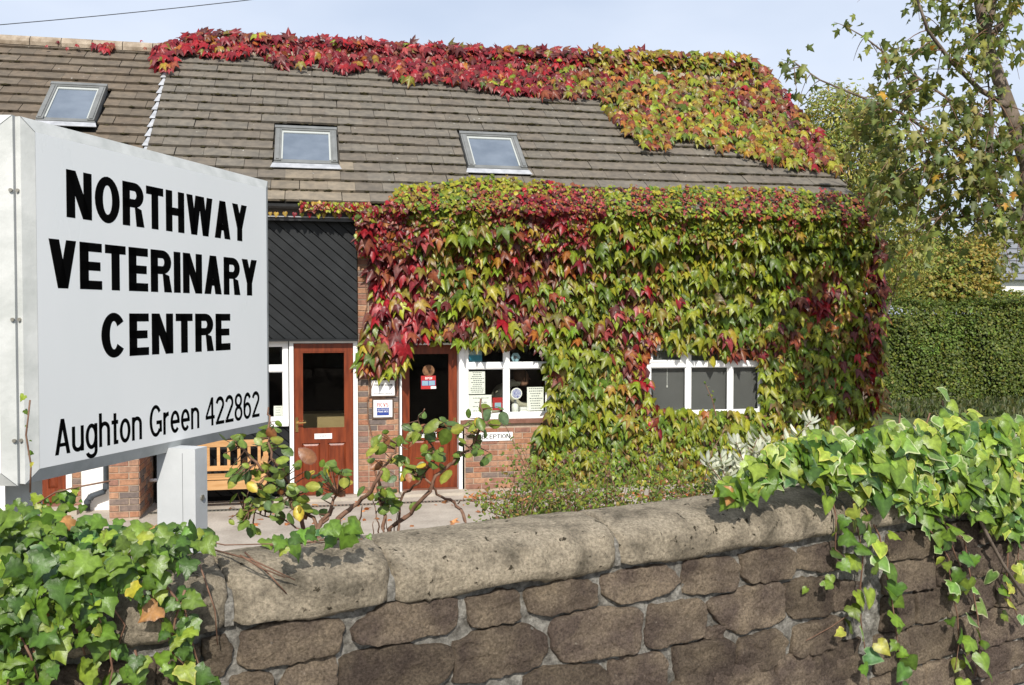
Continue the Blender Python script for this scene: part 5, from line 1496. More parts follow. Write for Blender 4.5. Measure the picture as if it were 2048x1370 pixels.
xx = rng.uniform(XS + 1.2, fx(730), n) ; xx = fx(600) + (fx(735) - fx(600)) * rng.random(n) ** .6
P = np.stack([xx, YE - .06 - .05 * rng.random(n), ZE + rng.uniform(-.075, .02, n)], 1); x, y, _d2 = project(P)
foliage(ecr, 'heart', P, np.stack([rng.normal(0, .4, n), -np.ones(n), rng.normal(.5, .3, n)], 1), np.stack([rng.normal(0, .5, n), 0 * x, -np.ones(n)], 1), rng.uniform(.035, .07, n), rng.choice([3, 4, 8, 9, 10, 6, 1], n), CPAL, M['creeper'], mass='tendril_leaves')
n = 13                                    # leaf tips peeping under the gutter
xx = np.linspace(fx(528), fx(712), n) + rng.normal(0, .015, n)
P = np.stack([xx, np.full(n, YE - .02), np.full(n, ZE - .115) + rng.normal(0, .006, n)], 1)
foliage(ecr, 'heart', P, np.tile((0, -1.0, .2), (n, 1)), np.stack([rng.normal(0, .15, n), 0 * xx, -np.ones(n)], 1), rng.uniform(.05, .075, n), rng.choice([8, 9, 10, 3, 4], n), CPAL, M['creeper'], n)

# creeper over the ridge and the right end of the roof
rcr = thing('roof_creeper', 'scarlet to olive creeper spilling along the ridge and down the roof end', 'creeper', (4.5, YR - .4, ZR - .3))
def roof_positions(x, y, lift):
    P = hit(x, y, RP, EN); d = rays(x, y)
    P = P + 0
    t = (np.sum((RP - CAM) * EN) + lift) / (d @ EN)
    P = CAM + d * t[:, None]
    far = (P[:, 1] > YR + .05) | (t < 0)
    Pv = hitY(x, y, YR + .28 * rng.random(len(x)) - .12)
    P = np.where(far[:, None], Pv, P)
    P[:, 0] = np.minimum(P[:, 0], XR + .18)
    return P, far
n = 5200
x, y = poly_samples(CRP, n)
P, far = roof_positions(x, y, .05 + .16 * rng.random(n) ** 1.2)
N = np.stack([rng.normal(-.05, .4, n), -np.ones(n), rng.normal(.75, .35, n)], 1)
T = np.stack([rng.normal(.05, .45, n), rng.normal(-.5, .25, n), np.where(far, rng.normal(-.1, .7, n), -np.ones(n))], 1)
sz = rng.normal(.118, .03, n).clip(.055, .18)
edge = np.clip((x - 1000) / 380, 0, 1)
RR = [(1480, 180, 60, 60, .7), (1560, 200, 50, 60, .8), (1620, 270, 40, 60, .8), (1260, 220, 60, 40, .5), (1100, 170, 60, 25, .7), (1580, 300, 60, 30, .5), (1200, 130, 120, 40, .6)]
red = np.clip(.98 - .85 * edge + .28 * np.clip((125 - y) / 40, 0, 1), .0, 1.1) * np.where(y < 150, 1, .92)
red = np.maximum(red, blobs(x, y, RR)) + .18 * np.sin(x * .04) * np.sin(y * .07)
ci = creeper_colour(x, y, red)
ci = np.where((red > .8) & (rng.random(n) < .3), rng.choice([8, 9, 10], n), ci)
ci = np.where((edge > .5) & (red < .6) & (rng.random(n) < .62), rng.choice([4, 5, 11, 11, 6, 3, 3], n), ci)
foliage(rcr, 'bost', P, N, T, sz, ci, CPAL, M['creeper'], 300, -P[:, 1] * .1 + sz * 3 + rng.random(n) * .2)
n = 2000
x, y = poly_samples(CRP, n); P, far = roof_positions(x, y, .04 + .03 * rng.random(n))
red = np.clip(.98 - .85 * np.clip((x - 1000) / 380, 0, 1), 0, 1)
foliage(rcr, 'small', P, np.stack([rng.normal(0, .5, n), -np.ones(n), rng.normal(1.0, .4, n)], 1), np.stack([rng.normal(0, .6, n), -.5 + 0 * x, -np.ones(n)], 1), rng.uniform(.1, .16, n), creeper_colour(x, y, red), CPAL, M['creeper'], mass='inner_leaves')
n = 26                                    # stray leaves left along the bare ridge
x = np.concatenate([rng.normal(210, 14, 14), rng.uniform(90, 300, 12)]); y = 88 + (x - 210) * .05 + rng.normal(0, 4, n)
P, far = roof_positions(x, y, np.full(n, .1))
foliage(rcr, 'bost', P, np.stack([rng.normal(0, .4, n), -np.ones(n), rng.normal(.7, .3, n)], 1), np.stack([rng.normal(0, .6, n), -.4 + 0 * x, -np.ones(n)], 1), np.where(np.arange(n) < 14, .1, .05), rng.choice([8, 9, 10, 6], n), CPAL, M['creeper'], n)

# fallen leaves under the creeper
n = 330
x = np.concatenate([rng.uniform(930, 1420, 260), rng.uniform(450, 1300, 70)]); y = np.concatenate([rng.normal(992, 5, 260) - (x[:260] - 1000) * .01, rng.uniform(1002, 1050, 70)])
P = hitZ(x, y, .012); P[:, 1] = np.minimum(P[:, 1], YF - .06)
lit = thing('leaf_litter', 'orange and brown fallen leaves lying along the foot of the creeper', 'leaves', (float(P[:, 0].mean()), float(P[:, 1].mean()), 0))
lit['kind'] = 'stuff'
foliage(lit, 'bost', P, np.stack([rng.normal(0, .35, n), rng.normal(0, .35, n), np.ones(n)], 1), rng.normal(0, 1, (n, 3)), rng.uniform(.04, .09, n), rng.choice([0, 1, 2], n), pal2((.45, .16, .05), (.30, .12, .05), (.50, .24, .10)), M['leaf'])

# ------------------------------------------------------------------ ivy on the stone wall
IPAL = pal2((.085, .155, .018), (.12, .195, .022), (.05, .105, .016), (.19, .26, .03), ((.35, .33, .03), (.45, .36, .04)), ((.30, .15, .05), (.25, .12, .05)),
            ((.10, .20, .04), (.42, .48, .24)), ((.15, .25, .05), (.52, .56, .30)), ((.24, .30, .04), (.48, .46, .10)), ((.07, .15, .05), (.20, .28, .13)))
def wall_positions(x, y, hlo, hhi, olo=-.45, front=(.05, .11)):
    n = len(x); h = rng.uniform(hlo, hhi, n)
    Pz = hitZ(x, y, ZC + CH + h); oz = (Pz - WP) @ WN
    Pf = hit(x, y, WP + WN * np.mean(front), WN) + WN * rng.uniform(front[0] - np.mean(front), front[1] - np.mean(front), n)[:, None]
    vb = rng.uniform(olo, -.05, n)
    d = rays(x, y); Pb = CAM + d * ((((WP - CAM) @ WN) + vb) / (d @ WN))[:, None]
    P = np.where((oz > .04)[:, None], Pf, np.where((oz < olo)[:, None], Pb, Pz))
    on_top = oz <= .04
    return P, on_top
def ivy_frames(n, on_top, up=.9):
    N = WN * rng.uniform(.5, 1.0, n)[:, None] + UP * np.where(on_top, up + rng.normal(0, .35, n), rng.normal(.45, .35, n))[:, None] + WD * rng.normal(-.1, .45, n)[:, None]
    T = -UP * np.where(on_top, rng.uniform(0, .8, n), rng.uniform(.4, 1.0, n))[:, None] + WN * np.where(on_top, .5, .15)[:, None] + WD * rng.normal(0, .7, n)[:, None]
    return N, T
def strand(par, pts, o0=.035, o1=.09, r=.0035):
    q = [on_wall_p(a_, b_, rp.uniform(o0, o1)) for a_, b_ in pts]
    MB().tube(q, [r * (1 - .5 * i / len(q)) for i in range(len(q))], 5).build('stem', M['twig'], par, smooth=True)
    return q
def on_wall_p(px, py, o):
    P, t = wall_positions(np.array([float(px)]), np.array([float(py)]), .01, .05, -.4, (o, o))
    return P[0]
def along(pts, step):
    out = []
    for (x0, y0), (x1, y1) in zip(pts[:-1], pts[1:]):
        l = math.hypot(x1 - x0, y1 - y0); k = max(1, int(l / step))
        out += [(x0 + (x1 - x0) * i / k, y0 + (y1 - y0) * i / k) for i in range(k)]
    return out + [pts[-1]]

lv = thing('green_ivy', 'plain green ivy sprawling over the coping beneath the sign', 'ivy', wpt(-1.6, .03, ZC))
A1 = [(-280, 1060), (-60, 1015), (60, 1012), (140, 1022), (300, 1048), (400, 1046), (440, 1062), (430, 1080), (390, 1090), (370, 1130), (320, 1150), (275, 1180), (235, 1165), (190, 1225), (120, 1250), (40, 1262), (-60, 1280), (-280, 1340)]
n1 = 1000
x, y = poly_samples(A1, n1)
LS = [[(30, 1250), (60, 1310), (90, 1400)], [(100, 1240), (110, 1300), (70, 1380)], [(180, 1200), (215, 1270), (225, 1340), (215, 1390)], [(140, 1180), (150, 1250), (170, 1310)], [(300, 1190), (320, 1240), (345, 1290), (330, 1330)],
      [(330, 1170), (370, 1220), (385, 1290), (400, 1340), (420, 1390)], [(370, 1180), (350, 1240), (340, 1300), (390, 1350), (440, 1370)], [(0, 1300), (20, 1350), (10, 1390)], [(270, 1300), (280, 1340), (262, 1380)],
      [(540, 1090), (600, 1086), (660, 1078), (725, 1078)], [(560, 1092), (640, 1070), (700, 1060)]]
sx, sy = [], []
mb = MB()
for L in LS:
    strand(lv, L)
    for a_, b_ in along(L, 13):
        for _ in range(1): sx.append(a_ + rp.gauss(0, 13)); sy.append(b_ + (rp.gauss(0, 9) if L[0][0] < 500 else rp.gauss(-14, 6)))
for L in ([(480, 1110), (520, 1135), (570, 1155)], [(490, 1105), (540, 1150), (573, 1187)], [(430, 1100), (505, 1120), (590, 1160)], [(400, 1130), (430, 1220), (435, 1290)], [(200, 1180), (250, 1250), (210, 1370)], [(10, 1320), (120, 1250), (160, 1180)], [(40, 1090), (160, 1080), (300, 1060), (450, 1090), (650, 1085)]):
    strand(lv, along(L, 40), .03, .05, .0028)
for L in ([(60, 985), (62, 930), (52, 870), (60, 800)], [(70, 1010), (110, 985), (150, 975), (220, 962)]):
    MB().tube([at_depth(a_, b_, 3.05) for a_, b_ in L], .003, 5).build('stem', M['twig'], lv, smooth=True)
x = np.concatenate([x, sx]); y = np.concatenate([y, sy]); n = len(x)
P, ot = wall_positions(x, y, .01, .13, -.4, (.045, .10))
# a few sprigs climbing behind and up the sign
ex_ = np.array([60, 52, 58, 50, 62, 48, 120, 150, 135, 165, 100, 110, 90, 75, 130, 140, 60, 45, 20, 30, 70, 160, 125, 95]); ey_ = np.array([880, 850, 905, 820, 925, 790, 985, 975, 1000, 1010, 1005, 990, 1000, 990, 1015, 985, 1000, 1005, 1010, 1000, 1010, 1000, 1008, 1012])
Pe = np.array([at_depth(a_, b_, 3.06 + rp.uniform(-.03, .03)) for a_, b_ in zip(ex_, ey_)])
P = np.concatenate([P, Pe]); ot = np.concatenate([ot, np.zeros(len(Pe), bool)]); n = len(P)
N, T = ivy_frames(n, ot)
sz = rng.normal(.041, .014, n).clip(.016, .075); sz[-len(Pe):] *= np.where(ey_ < 960, .35, .8)
ci = choose(np.tile(np.array([1.1, .8, 1.1, .3, .05, .06, 0, 0, .08, .15]), (n, 1)), n)
foliage(lv, 'ivy', P, N, T, sz, ci, IPAL, M['ivy'], 300, (P @ WN) * 1.0 + sz * 8 + rng.random(n) * .2)

rv = thing('variegated_ivy', 'cream-edged variegated ivy mounded on the coping with long trailing strands', 'ivy', wpt(1.6, .03, ZC))
c7 = lambda L: [(1550 + a_ / 2.245, 760 + b_ / 2.245) for a_, b_ in L]
B1 = [(1440, 985), (1480, 955), (1515, 915), (1560, 885), (1600, 875), (1640, 860), (1700, 875), (1745, 860), (1800, 845), (1860, 852), (1905, 838), (1960, 850), (2010, 835), (2120, 840), (2120, 1060), (2048, 1050), (1985, 1050), (1920, 1010), (1860, 1005), (1800, 1000), (1740, 985), (1700, 960), (1665, 965), (1610, 950), (1540, 960), (1490, 980)]
n1 = 1650
x, y = poly_samples(B1, n1)
sx, sy, ss = list(x), list(y), list(rng.normal(.064, .018, n1).clip(.028, .11))
RS = [[(350, 520), (370, 650), (395, 800), (380, 960), (385, 1080), (400, 1180), (415, 1290)], [(400, 570), (470, 700), (490, 830), (520, 950), (540, 1100), (560, 1250), (590, 1340)],
      [(500, 530), (640, 620), (720, 700), (780, 800), (790, 920), (820, 1060), (825, 1180), (810, 1300)], [(760, 640), (850, 720), (880, 900), (910, 1060), (920, 1200), (900, 1330)],
      [(250, 500), (275, 620), (270, 760), (330, 810)], [(1000, 600), (1050, 700), (1040, 900), (1060, 1000), (1110, 1100)], [(1060, 560), (1100, 680), (1090, 800), (1118, 900)], [(700, 560), (760, 640), (800, 760), (840, 860)]]
mb = MB()
for L in RS:
    L = c7(L); strand(rv, along(L, 25), .03, .06, .004)
    for a_, b_ in along(L, 19):
        sx.append(a_ + rp.gauss(0, 13)); sy.append(b_ + rp.gauss(0, 8)); ss.append(rp.uniform(.04, .08))
L = c7([(350, 1040), (250, 1110), (140, 1170)]); strand(rv, L, .02, .03, .002)
for a_, b_, c_ in ((*c7([(290, 1120)])[0], .04), (*c7([(165, 940)])[0], .03), (*c7([(240, 900)])[0], .045), (*c7([(265, 880)])[0], .04), (*c7([(195, 905)])[0], .022)): sx.append(a_); sy.append(b_); ss.append(c_)
x = np.array(sx); y = np.array(sy); sz = np.array(ss); n = len(x)
P, ot = wall_positions(x, y, .0, .34, -.62, (.04, .085))
N, T = ivy_frames(n, ot, .8)
ci = choose(np.tile(np.array([1.3, 1.4, .8, .9, .04, .01, .5, .45, .6, .35]), (n, 1)), n)
hv = rng.random(n) < .5
sc_ = (P @ WN) * .6 + sz * 8 + rng.random(n) * .25
foliage(rv, 'ivy', P[~hv], N[~hv], T[~hv], sz[~hv], ci[~hv], IPAL, M['ivy'], 150, sc_[~hv])
foliage(rv, 'heart', P[hv], N[hv], T[hv], sz[hv], ci[hv], IPAL, M['ivy'], 150, sc_[hv], mass='heart_leaves')
MB().tube([on_wall_p(a_, b_, .07) for a_, b_ in c7([(830, 450), (900, 580), (950, 690), (1020, 820), (1118, 970)])], [.009, .0085, .008, .007, .006], 7).build('woody_stem', M['bark'], rv, smooth=True)
# upright shoots standing clear of the mound
mb = MB(); Q = []
for L in ([(1890, 870), (1888, 830), (1885, 800)], [(1948, 880), (1950, 840), (1955, 822)], [(1800, 880), (1798, 850), (1800, 826)], [(2010, 870), (2012, 830)], [(1850, 890), (1852, 850), (1860, 826)]):
    q = [at_depth(a_, b_, 4.15) for a_, b_ in L]; MB().tube(q, .004, 5).build('shoot', M['twig'], rv, smooth=True); Q += [(a_ + rp.gauss(0, 14), b_ + rp.gauss(0, 9)) for a_, b_ in along(L, 14) for _ in range(2)]
P = np.array([at_depth(a_, b_, 4.15 + rp.uniform(-.06, .06)) for a_, b_ in Q]); n = len(P)
N, T = ivy_frames(n, np.ones(n, bool)); foliage(rv, 'heart', P, N, T, rng.uniform(.05, .085, n), rng.choice([3, 8, 1, 7, 8], n), IPAL, M['ivy'], n)

# ------------------------------------------------------------------ roses in the bed
RPAL = pal2((.12, .18, .03), (.08, .135, .028), (.18, .23, .035), (.22, .23, .035), ((.42, .33, .03), (.32, .18, .04)), ((.24, .10, .04), (.20, .07, .04)), (.09, .14, .06))
c3 = lambda a_, b_: (500 + a_ / 2.979, 640 + b_ / 2.979)
ro = random.Random(31)
def rose(label, stems, clumps, extra, d0, base_px):
    bp = at_depth(*c3(*base_px), d0); bp = np.array([bp[0], bp[1], ZB - .03])
    t = thing('rose_bush', label, 'rose bush', bp)
    for s_, r0 in stems:
        q = [at_depth(*c3(*p), d0 + .05 * math.sin(i * 1.7 + s_[0][0])) for i, p in enumerate(s_)]
        fine = []
        for i in range(len(q) - 1):
            for k in range(4):
                t_ = k / 4; fine.append(q[i] * (1 - t_) + q[i + 1] * t_ + np.array([ro.gauss(0, .004), 0, ro.gauss(0, .004)]))
        fine.append(q[-1]); low = q[0].copy()
        if s_[0][1] > 1150: fine.insert(0, bp * .6 + low * .4 - (0, 0, .03)); fine.insert(0, bp - (0, 0, .1))
        MB().tube(fine, [r0 * (1 - .6 * i / len(fine)) for i in range(len(fine))], 7).build('stem', M['twig'], t, smooth=True)
    P, S_, C_ = [], [], []; tw = MB()
    allq = [c3(*p) for s_, _ in stems for p in along(s_, 30)]
    for cx, cy, rx, ry, k in clumps:
        for _ in range(int(k * 1.9)):
            a_, b_ = c3(cx + ro.gauss(0, rx * .55), cy + ro.gauss(0, ry * .55)); dd = d0 + ro.uniform(-.12, .12)
            p = at_depth(a_, b_, dd); P.append(p); S_.append(ro.uniform(.03, .062)); C_.append(ro.choices(range(7), (10, 8, 6, 2.0, .5, 1.2, 3))[0])
            near = min(allq, key=lambda q: (q[0] - a_) ** 2 + (q[1] - b_) ** 2)
            if (near[0] - a_) ** 2 + (near[1] - b_) ** 2 < 75 ** 2: tw.tube([p, at_depth(*near, d0)], [.0015, .0028], 4)
    for a_, b_, s_, c_ in extra: P.append(at_depth(*c3(a_, b_), d0 - .1)); S_.append(s_); C_.append(c_)
    tw.build('twigs', M['twig'], t)['kind'] = 'stuff'
    n = len(P); P = np.array(P)
    tocam = unit(CAM - P)
    N = tocam * rng.uniform(.3, 1.0, n)[:, None] + UP * rng.normal(.55, .4, n)[:, None] + rng.normal(0, .4, (n, 3))
    T = rng.normal(0, .8, (n, 3)) - UP * .45
    foliage(t, 'rose', P, N, T, S_, C_, RPAL, M['ivy'], n)
    return t
rose('rose bush with mottled leaves in front of the bench and exit door',
     [([(330, 1310), (300, 1180), (250, 1080), (150, 960), (60, 880), (-60, 760)], .010), ([(400, 1250), (430, 1190), (520, 1035)], .011), ([(420, 1260), (330, 1120), (230, 960), (130, 830), (115, 640), (110, 520)], .008),
      ([(520, 1220), (530, 1180), (640, 1090), (740, 1000), (785, 900)], .013), ([(350, 1270), (460, 1190), (500, 1120)], .009), ([(650, 1190), (668, 1110)], .004), ([(300, 1250), (180, 1180), (60, 1160), (-40, 1130)], .004)],
     [(150, 960, 150, 110, 20), (250, 1100, 170, 80, 17), (110, 700, 90, 120, 11), (430, 910, 120, 50, 9), (40, 1090, 100, 80, 10), (480, 990, 110, 40, 6), (-60, 880, 90, 90, 8), (-100, 700, 60, 40, 5), (-30, 1180, 80, 50, 5), (560, 950, 60, 40, 3)],
     [(-15, 965, .055, 4), (300, 1100, .05, 4), (270, 1260, .075, 1), (330, 985, .06, 3), (390, 850, .085, 5)], 3.75, (440, 1290))
rose('rose bush with bare brown canes and a bud in front of the entrance door',
     [([(790, 1275), (800, 1180), (760, 1000), (775, 900), (860, 800), (880, 740)], .009), ([(830, 1240), (960, 1150), (1060, 1030), (1110, 930), (1210, 850), (1330, 740), (1385, 620), (1376, 470)], .010),
      ([(1300, 1225), (1235, 1100), (1140, 1050), (1060, 960), (1000, 930)], .008), ([(880, 1230), (900, 1060), (1010, 960), (1110, 820), (1060, 700), (1000, 600), (1040, 530)], .006), ([(770, 1280), (760, 1180), (735, 1090)], .004), ([(820, 1280), (815, 1170)], .003), ([(745, 1280), (735, 1200)], .003), ([(850, 1270), (880, 1150)], .003), ([(1235, 1100), (1270, 1060)], .003)],
     [(820, 780, 70, 100, 11), (1000, 640, 100, 70, 11), (1060, 800, 110, 70, 10), (1170, 620, 60, 50, 5), (1340, 620, 80, 80, 8), (1340, 770, 90, 70, 8), (820, 1060, 80, 80, 12), (1000, 890, 70, 40, 5), (900, 900, 60, 40, 4), (1480, 570, 40, 40, 2)],
     [(1190, 890, .075, 3), (760, 740, .07, 3), (1050, 860, .045, 4), (1120, 590, .075, 2), (1180, 650, .08, 0)], 3.9, (800, 1300))
# rose hip / bud at the tip
b_ = at_depth(*c3(1376, 460), 3.9)
# ------------------------------------------------------------------ low shrub with fine twigs, and the silver plant
SPAL = pal2((.12, .175, .025), (.18, .22, .03), (.085, .135, .022), (.24, .17, .04), (.38, .17, .14), (.20, .10, .04))
fs_ = thing('fine_twigged_shrub', 'straggly small-leaved shrub with reddish twigs in front of the creeper', 'shrub', (*at_depth(1230, 1030, 5.0)[:2], ZB - .35))
mb = MB(); Pp = []
env = lambda x: np.interp(x, [980, 1040, 1080, 1150, 1230, 1300, 1360, 1420], [985, 880, 850, 900, 890, 880, 930, 960])
for _ in range(150):
    x0 = ro.uniform(1000, 1420); y0 = 1045 - (x0 - 1000) * .06 + ro.uniform(-8, 20); d = ro.uniform(4.6, 5.4)
    x1 = x0 + ro.gauss(0, 50); y1 = max(env(x1), y0 - abs(ro.gauss(60, 45)) - 12)
    m_ = ((x0 + x1) / 2 + ro.gauss(0, 12), (y0 + y1) / 2 + ro.gauss(0, 8))
    q = [at_depth(x0, y0 + 25, d), at_depth(x0, y0, d), at_depth(*m_, d), at_depth(x1, y1, d + ro.uniform(-.1, .1))]
    mb.tube(q, [.003, .003, .0022, .0012], 4)
    for k in range(36):
        t = ro.random(); i = 1 + int(t * 2); f = t * 2 - int(t * 2); i = min(i, 2)
        Pp.append(q[i] * (1 - f) + q[i + 1] * f + np.array([ro.gauss(0, .035), ro.gauss(0, .03), ro.gauss(0, .022)]))
for L in ([(1080, 1040), (1050, 930), (1010, 850)], [(1090, 1045), (1070, 960), (1040, 890)], [(1215, 1035), (1210, 960), (1213, 900)], [(1400, 990), (1425, 900), (1450, 860)], [(1432, 832), (1425, 800), (1408, 762)]):
    q = [at_depth(a_, b_, 4.9) for a_, b_ in L]; mb.tube(q, [.0035, .003, .0015], 5)
    Pp += [at_depth(a_ + ro.gauss(0, 5), b_ + ro.gauss(0, 5), 4.9) for a_, b_ in along(L, 6)]
mb.build('twigs', M['twig'], fs_)['kind'] = 'stuff'
n = len(Pp); foliage(fs_, 'small', np.array(Pp), rng.normal(0, .6, (n, 3)) + np.array([-.3, -.6, .8]), rng.normal(0, 1, (n, 3)), rng.uniform(.012, .026, n), choose(np.tile(np.array([1.2, 1.1, .8, .25, .06, .15]), (n, 1)), n), SPAL, M['leaf'])

sv = thing('silver_shrub', 'silver-grey leaved shrub with upright tips beside the variegated ivy', 'shrub', (*at_depth(1490, 990, 4.7)[:2], ZB - .2))
mb = MB(); P, N, T, Sz = [], [], [], []
for cx, cy in [(1472, 884), (1515, 876), (1541, 882), (1440, 908), (1482, 915), (1460, 930), (1503, 925), (1432, 935), (1520, 905), (1475, 950), (1445, 960), (1500, 950), (1425, 960), (1455, 985), (1490, 975), (1440, 1000), (1530, 930), (1572, 905), (1622, 842), (1638, 866), (1690, 872), (1415, 925)]:
    d = 4.65 + ro.uniform(-.1, .1); tip = at_depth(cx, cy, d); bs = at_depth(cx + (1490 - cx) * .5 + ro.gauss(0, 5), cy + 70, d)
    mb.tube([bs, (bs + tip) / 2 + (ro.gauss(0, .01), 0, 0), tip], [.004, .003, .002], 5)
    for k in range(20):
        t = ro.random() ** .7; p = bs * (1 - t) + tip * t; an = ro.uniform(0, 6.28)
        o_ = np.array([math.cos(an), math.sin(an), 0]); P.append(p); T.append(o_ * .75 + UP * 1.0); N.append(-o_ * .8 + UP * .8 + np.array([0, -.5, 0])); Sz.append(ro.uniform(.04, .062))
mb.build('stems', M['twig'], sv)['kind'] = 'stuff'
n = len(P); foliage(sv, 'narrow', P, N, T, np.array(Sz) * 1.35, rng.integers(0, 3, n), pal2((.50, .52, .42), (.58, .60, .50), (.40, .43, .34)), M['leaf'], 220, np.array([project(p)[1] for p in P]) * -1.0)

# ------------------------------------------------------------------ tree, shrubs and hedge on the right
TPAL = pal2((.115, .145, .03), (.165, .18, .04), (.075, .105, .024), (.23, .225, .06), (.38, .22, .03), (.13, .17, .06))
tb = at_depth(2125, 900, 11.0); tb = np.array([tb[0], tb[1], 0.0])
tre = thing('maple_tree', 'maple tree with drooping jagged leaves overhanging the building end', 'tree', tb)
DT = 11.0
tp = [tb, at_depth(2105, 620, DT), at_depth(2058, 440, DT), at_depth(2058, 330, DT), at_depth(2017, 212, DT + .1), at_depth(1972, 84, DT + .15), at_depth(1958, 0, DT + .2), at_depth(1935, -180, DT + .2), at_depth(1930, -380, DT)]
MB().tube(tp, [.18, .14, .115, .10, .08, .068, .06, .04, .02], 12).build('trunk', M['bark'], tre, smooth=True)
limbs = [([(2046, 440), (2005, 410), (1984, 372), (1978, 330), (1984, 240), (1975, 150)], .06, DT - .15), ([(2030, 432), (1960, 438), (1900, 432), (1860, 440), (1832, 462)], .035, DT - .2),
         ([(2017, 212), (1960, 180), (1900, 120), (1855, 60), (1835, 0), (1820, -60)], .035, DT - .2), ([(1978, 330), (1900, 290), (1800, 225), (1700, 185), (1640, 160), (1585, 122)], .022, DT - .4), ([(1984, 240), (1900, 200), (1800, 130), (1730, 75), (1695, 55)], .018, DT - .3),
         ([(1972, 84), (2020, 30), (2060, -40), (2120, -120)], .05, DT + .2), ([(2056, 330), (2130, 260), (2200, 150)], .05, DT), ([(1990, 380), (1930, 340), (1880, 310), (1830, 330)], .02, DT - .5), ([(1972, 84), (1990, 0), (2010, -80)], .04, DT + .1),
         ([(1958, 0), (1900, -80), (1850, -160)], .03, DT), ([(1900, 432), (1935, 380), (1950, 330)], .014, DT - .3)]
tips = []; mbl = []
rtree = random.Random(77)
for L, r0, d in limbs:
    q = [at_depth(a_, b_, d + .25 * math.sin(i * 1.3)) for i, (a_, b_) in enumerate(L)]
    MB().tube(q, [r0 * (1 - .75 * i / (len(q) - 1)) for i in range(len(q))], 8).build('limb', M['bark'], tre, smooth=True)
    for a_, b_ in along(L, 22): tips.append((a_, b_, d))
P, T = [], []
mb = MB()
def twig_from(x0, y0, d, ln, spread, nleaf):
    an = rtree.gauss(1.9, spread); dx, dy = math.cos(an) * ln, math.sin(an) * ln * .8
    dz = rtree.uniform(-.7, .5); pts = []
    for k in range(6):
        t = k / 5; pts.append(at_depth(x0 + dx * t, y0 + dy * t * (.5 + .6 * t) + 22 * t * t, d + dz * t))
    mb.tube(pts, [.007 - .0052 * k / 5 for k in range(6)], 4)
    for _ in range(nleaf):
        t = rtree.random() ** .6 * 5; i = min(int(t), 4); f = t - i
        P.append(pts[i] * (1 - f) + pts[i + 1] * f + np.array([rtree.gauss(0, .07), rtree.gauss(0, .09), rtree.gauss(0, .06)])); T.append((rtree.gauss(0, .35), rtree.gauss(0, .35), -1))
for x0, y0, d in tips:
    far_ = x0 < 1800
    for _ in range(rtree.choice((1, 1, 2)) if far_ else rtree.choice((1, 1, 2, 3))):
        twig_from(x0, y0, d, rtree.uniform(35, 80) if far_ else rtree.uniform(50, 125), 1.3, rtree.randint(4, 9) if far_ else rtree.randint(8, 17))
for _ in range(34):                       # hanging sprays over the shrub and the wall corner
    twig_from(rtree.uniform(1760, 1910), rtree.uniform(220, 390), DT + rtree.uniform(-.5, .6), rtree.uniform(50, 100), .5, rtree.randint(10, 18))
mb.build('twigs', M['twig'], tre)['kind'] = 'stuff'
P = np.array(P); n = len(P)
sz = rng.normal(.098, .022, n).clip(.05, .15)
foliage(tre, 'maple', P, rng.normal(0, .7, (n, 3)) + np.array([-.25, -.6, .35]), T, sz, choose(np.tile(np.array([1, 1, .8, .7, .06, .7]), (n, 1)), n), TPAL, M['leaf'], 300, sz + .03 * rng.random(n), mass='crown')

def bush(name, label, cat, lobes, nleaf, lsz, pal, wts, trunk=True, kind='small', hang=0.0, group=None, core=.62):
    c0 = np.mean([l[:3] for l in lobes], 0)
    t = thing(name, label, cat, (c0[0], c0[1], 0), group)
    vol = np.array([l[3] * l[4] * l[5] for l in lobes]) ** .67; P, N = [], []
    for (cx, cy, cz, rx, ry, rz), k in zip(lobes, (vol / vol.sum() * nleaf).astype(int)):
        d = unit(rng.normal(0, 1, (k, 3))); r_ = (.72 + .32 * rng.random(k) ** .8) * (1 + .13 * np.sin(d[:, 0] * 7 + cx) * np.sin(d[:, 2] * 8 + cz) + .1 * np.sin(d[:, 1] * 15 + d[:, 2] * 13))
        p = np.array([cx, cy, cz]) + d * r_[:, None] * np.array([rx, ry, rz]); P.append(p); N.append(d)
        m2 = MB()
        for j in range(7):
            e = unit(rng.normal(0, 1, 3)) * np.array([rx, ry, rz]) * .8
            m2.tube([(c0[0] + (cx - c0[0]) * .2, cy, 0), (cx, cy, max(.2, cz - rz * .5)), np.array([cx, cy, cz]) + e], [.03, .02, .005], 5)
        m2.build('branches', M['bark'], t)['kind'] = 'stuff'
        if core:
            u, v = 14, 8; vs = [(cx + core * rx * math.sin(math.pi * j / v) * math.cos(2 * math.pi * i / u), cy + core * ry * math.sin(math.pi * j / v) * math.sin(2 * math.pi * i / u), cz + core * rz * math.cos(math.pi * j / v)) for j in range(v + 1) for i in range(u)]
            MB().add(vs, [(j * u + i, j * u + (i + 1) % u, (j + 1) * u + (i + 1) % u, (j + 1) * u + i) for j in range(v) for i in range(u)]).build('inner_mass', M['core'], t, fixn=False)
    P = np.concatenate(P); N = np.concatenate(N); k = P[:, 2] > .05; P, N = P[k], N[k]; n = len(P)
    foliage(t, kind, P, N + rng.normal(0, .6, (n, 3)) + UP * .3, rng.normal(0, .7, (n, 3)) - UP * hang, rng.normal(lsz, lsz * .22, n).clip(lsz * .5, lsz * 1.6), choose(np.tile(np.array(wts), (n, 1)), n), pal, M['leaf'], mass='crown')
    return t
WPAL = pal2((.30, .32, .08), (.24, .28, .07), (.38, .34, .08), (.18, .22, .05), (.42, .28, .06))
def lobe(px, py, d, rx, ry, rz): p = at_depth(px, py, d); return (p[0], p[1], p[2], rx, ry, rz)
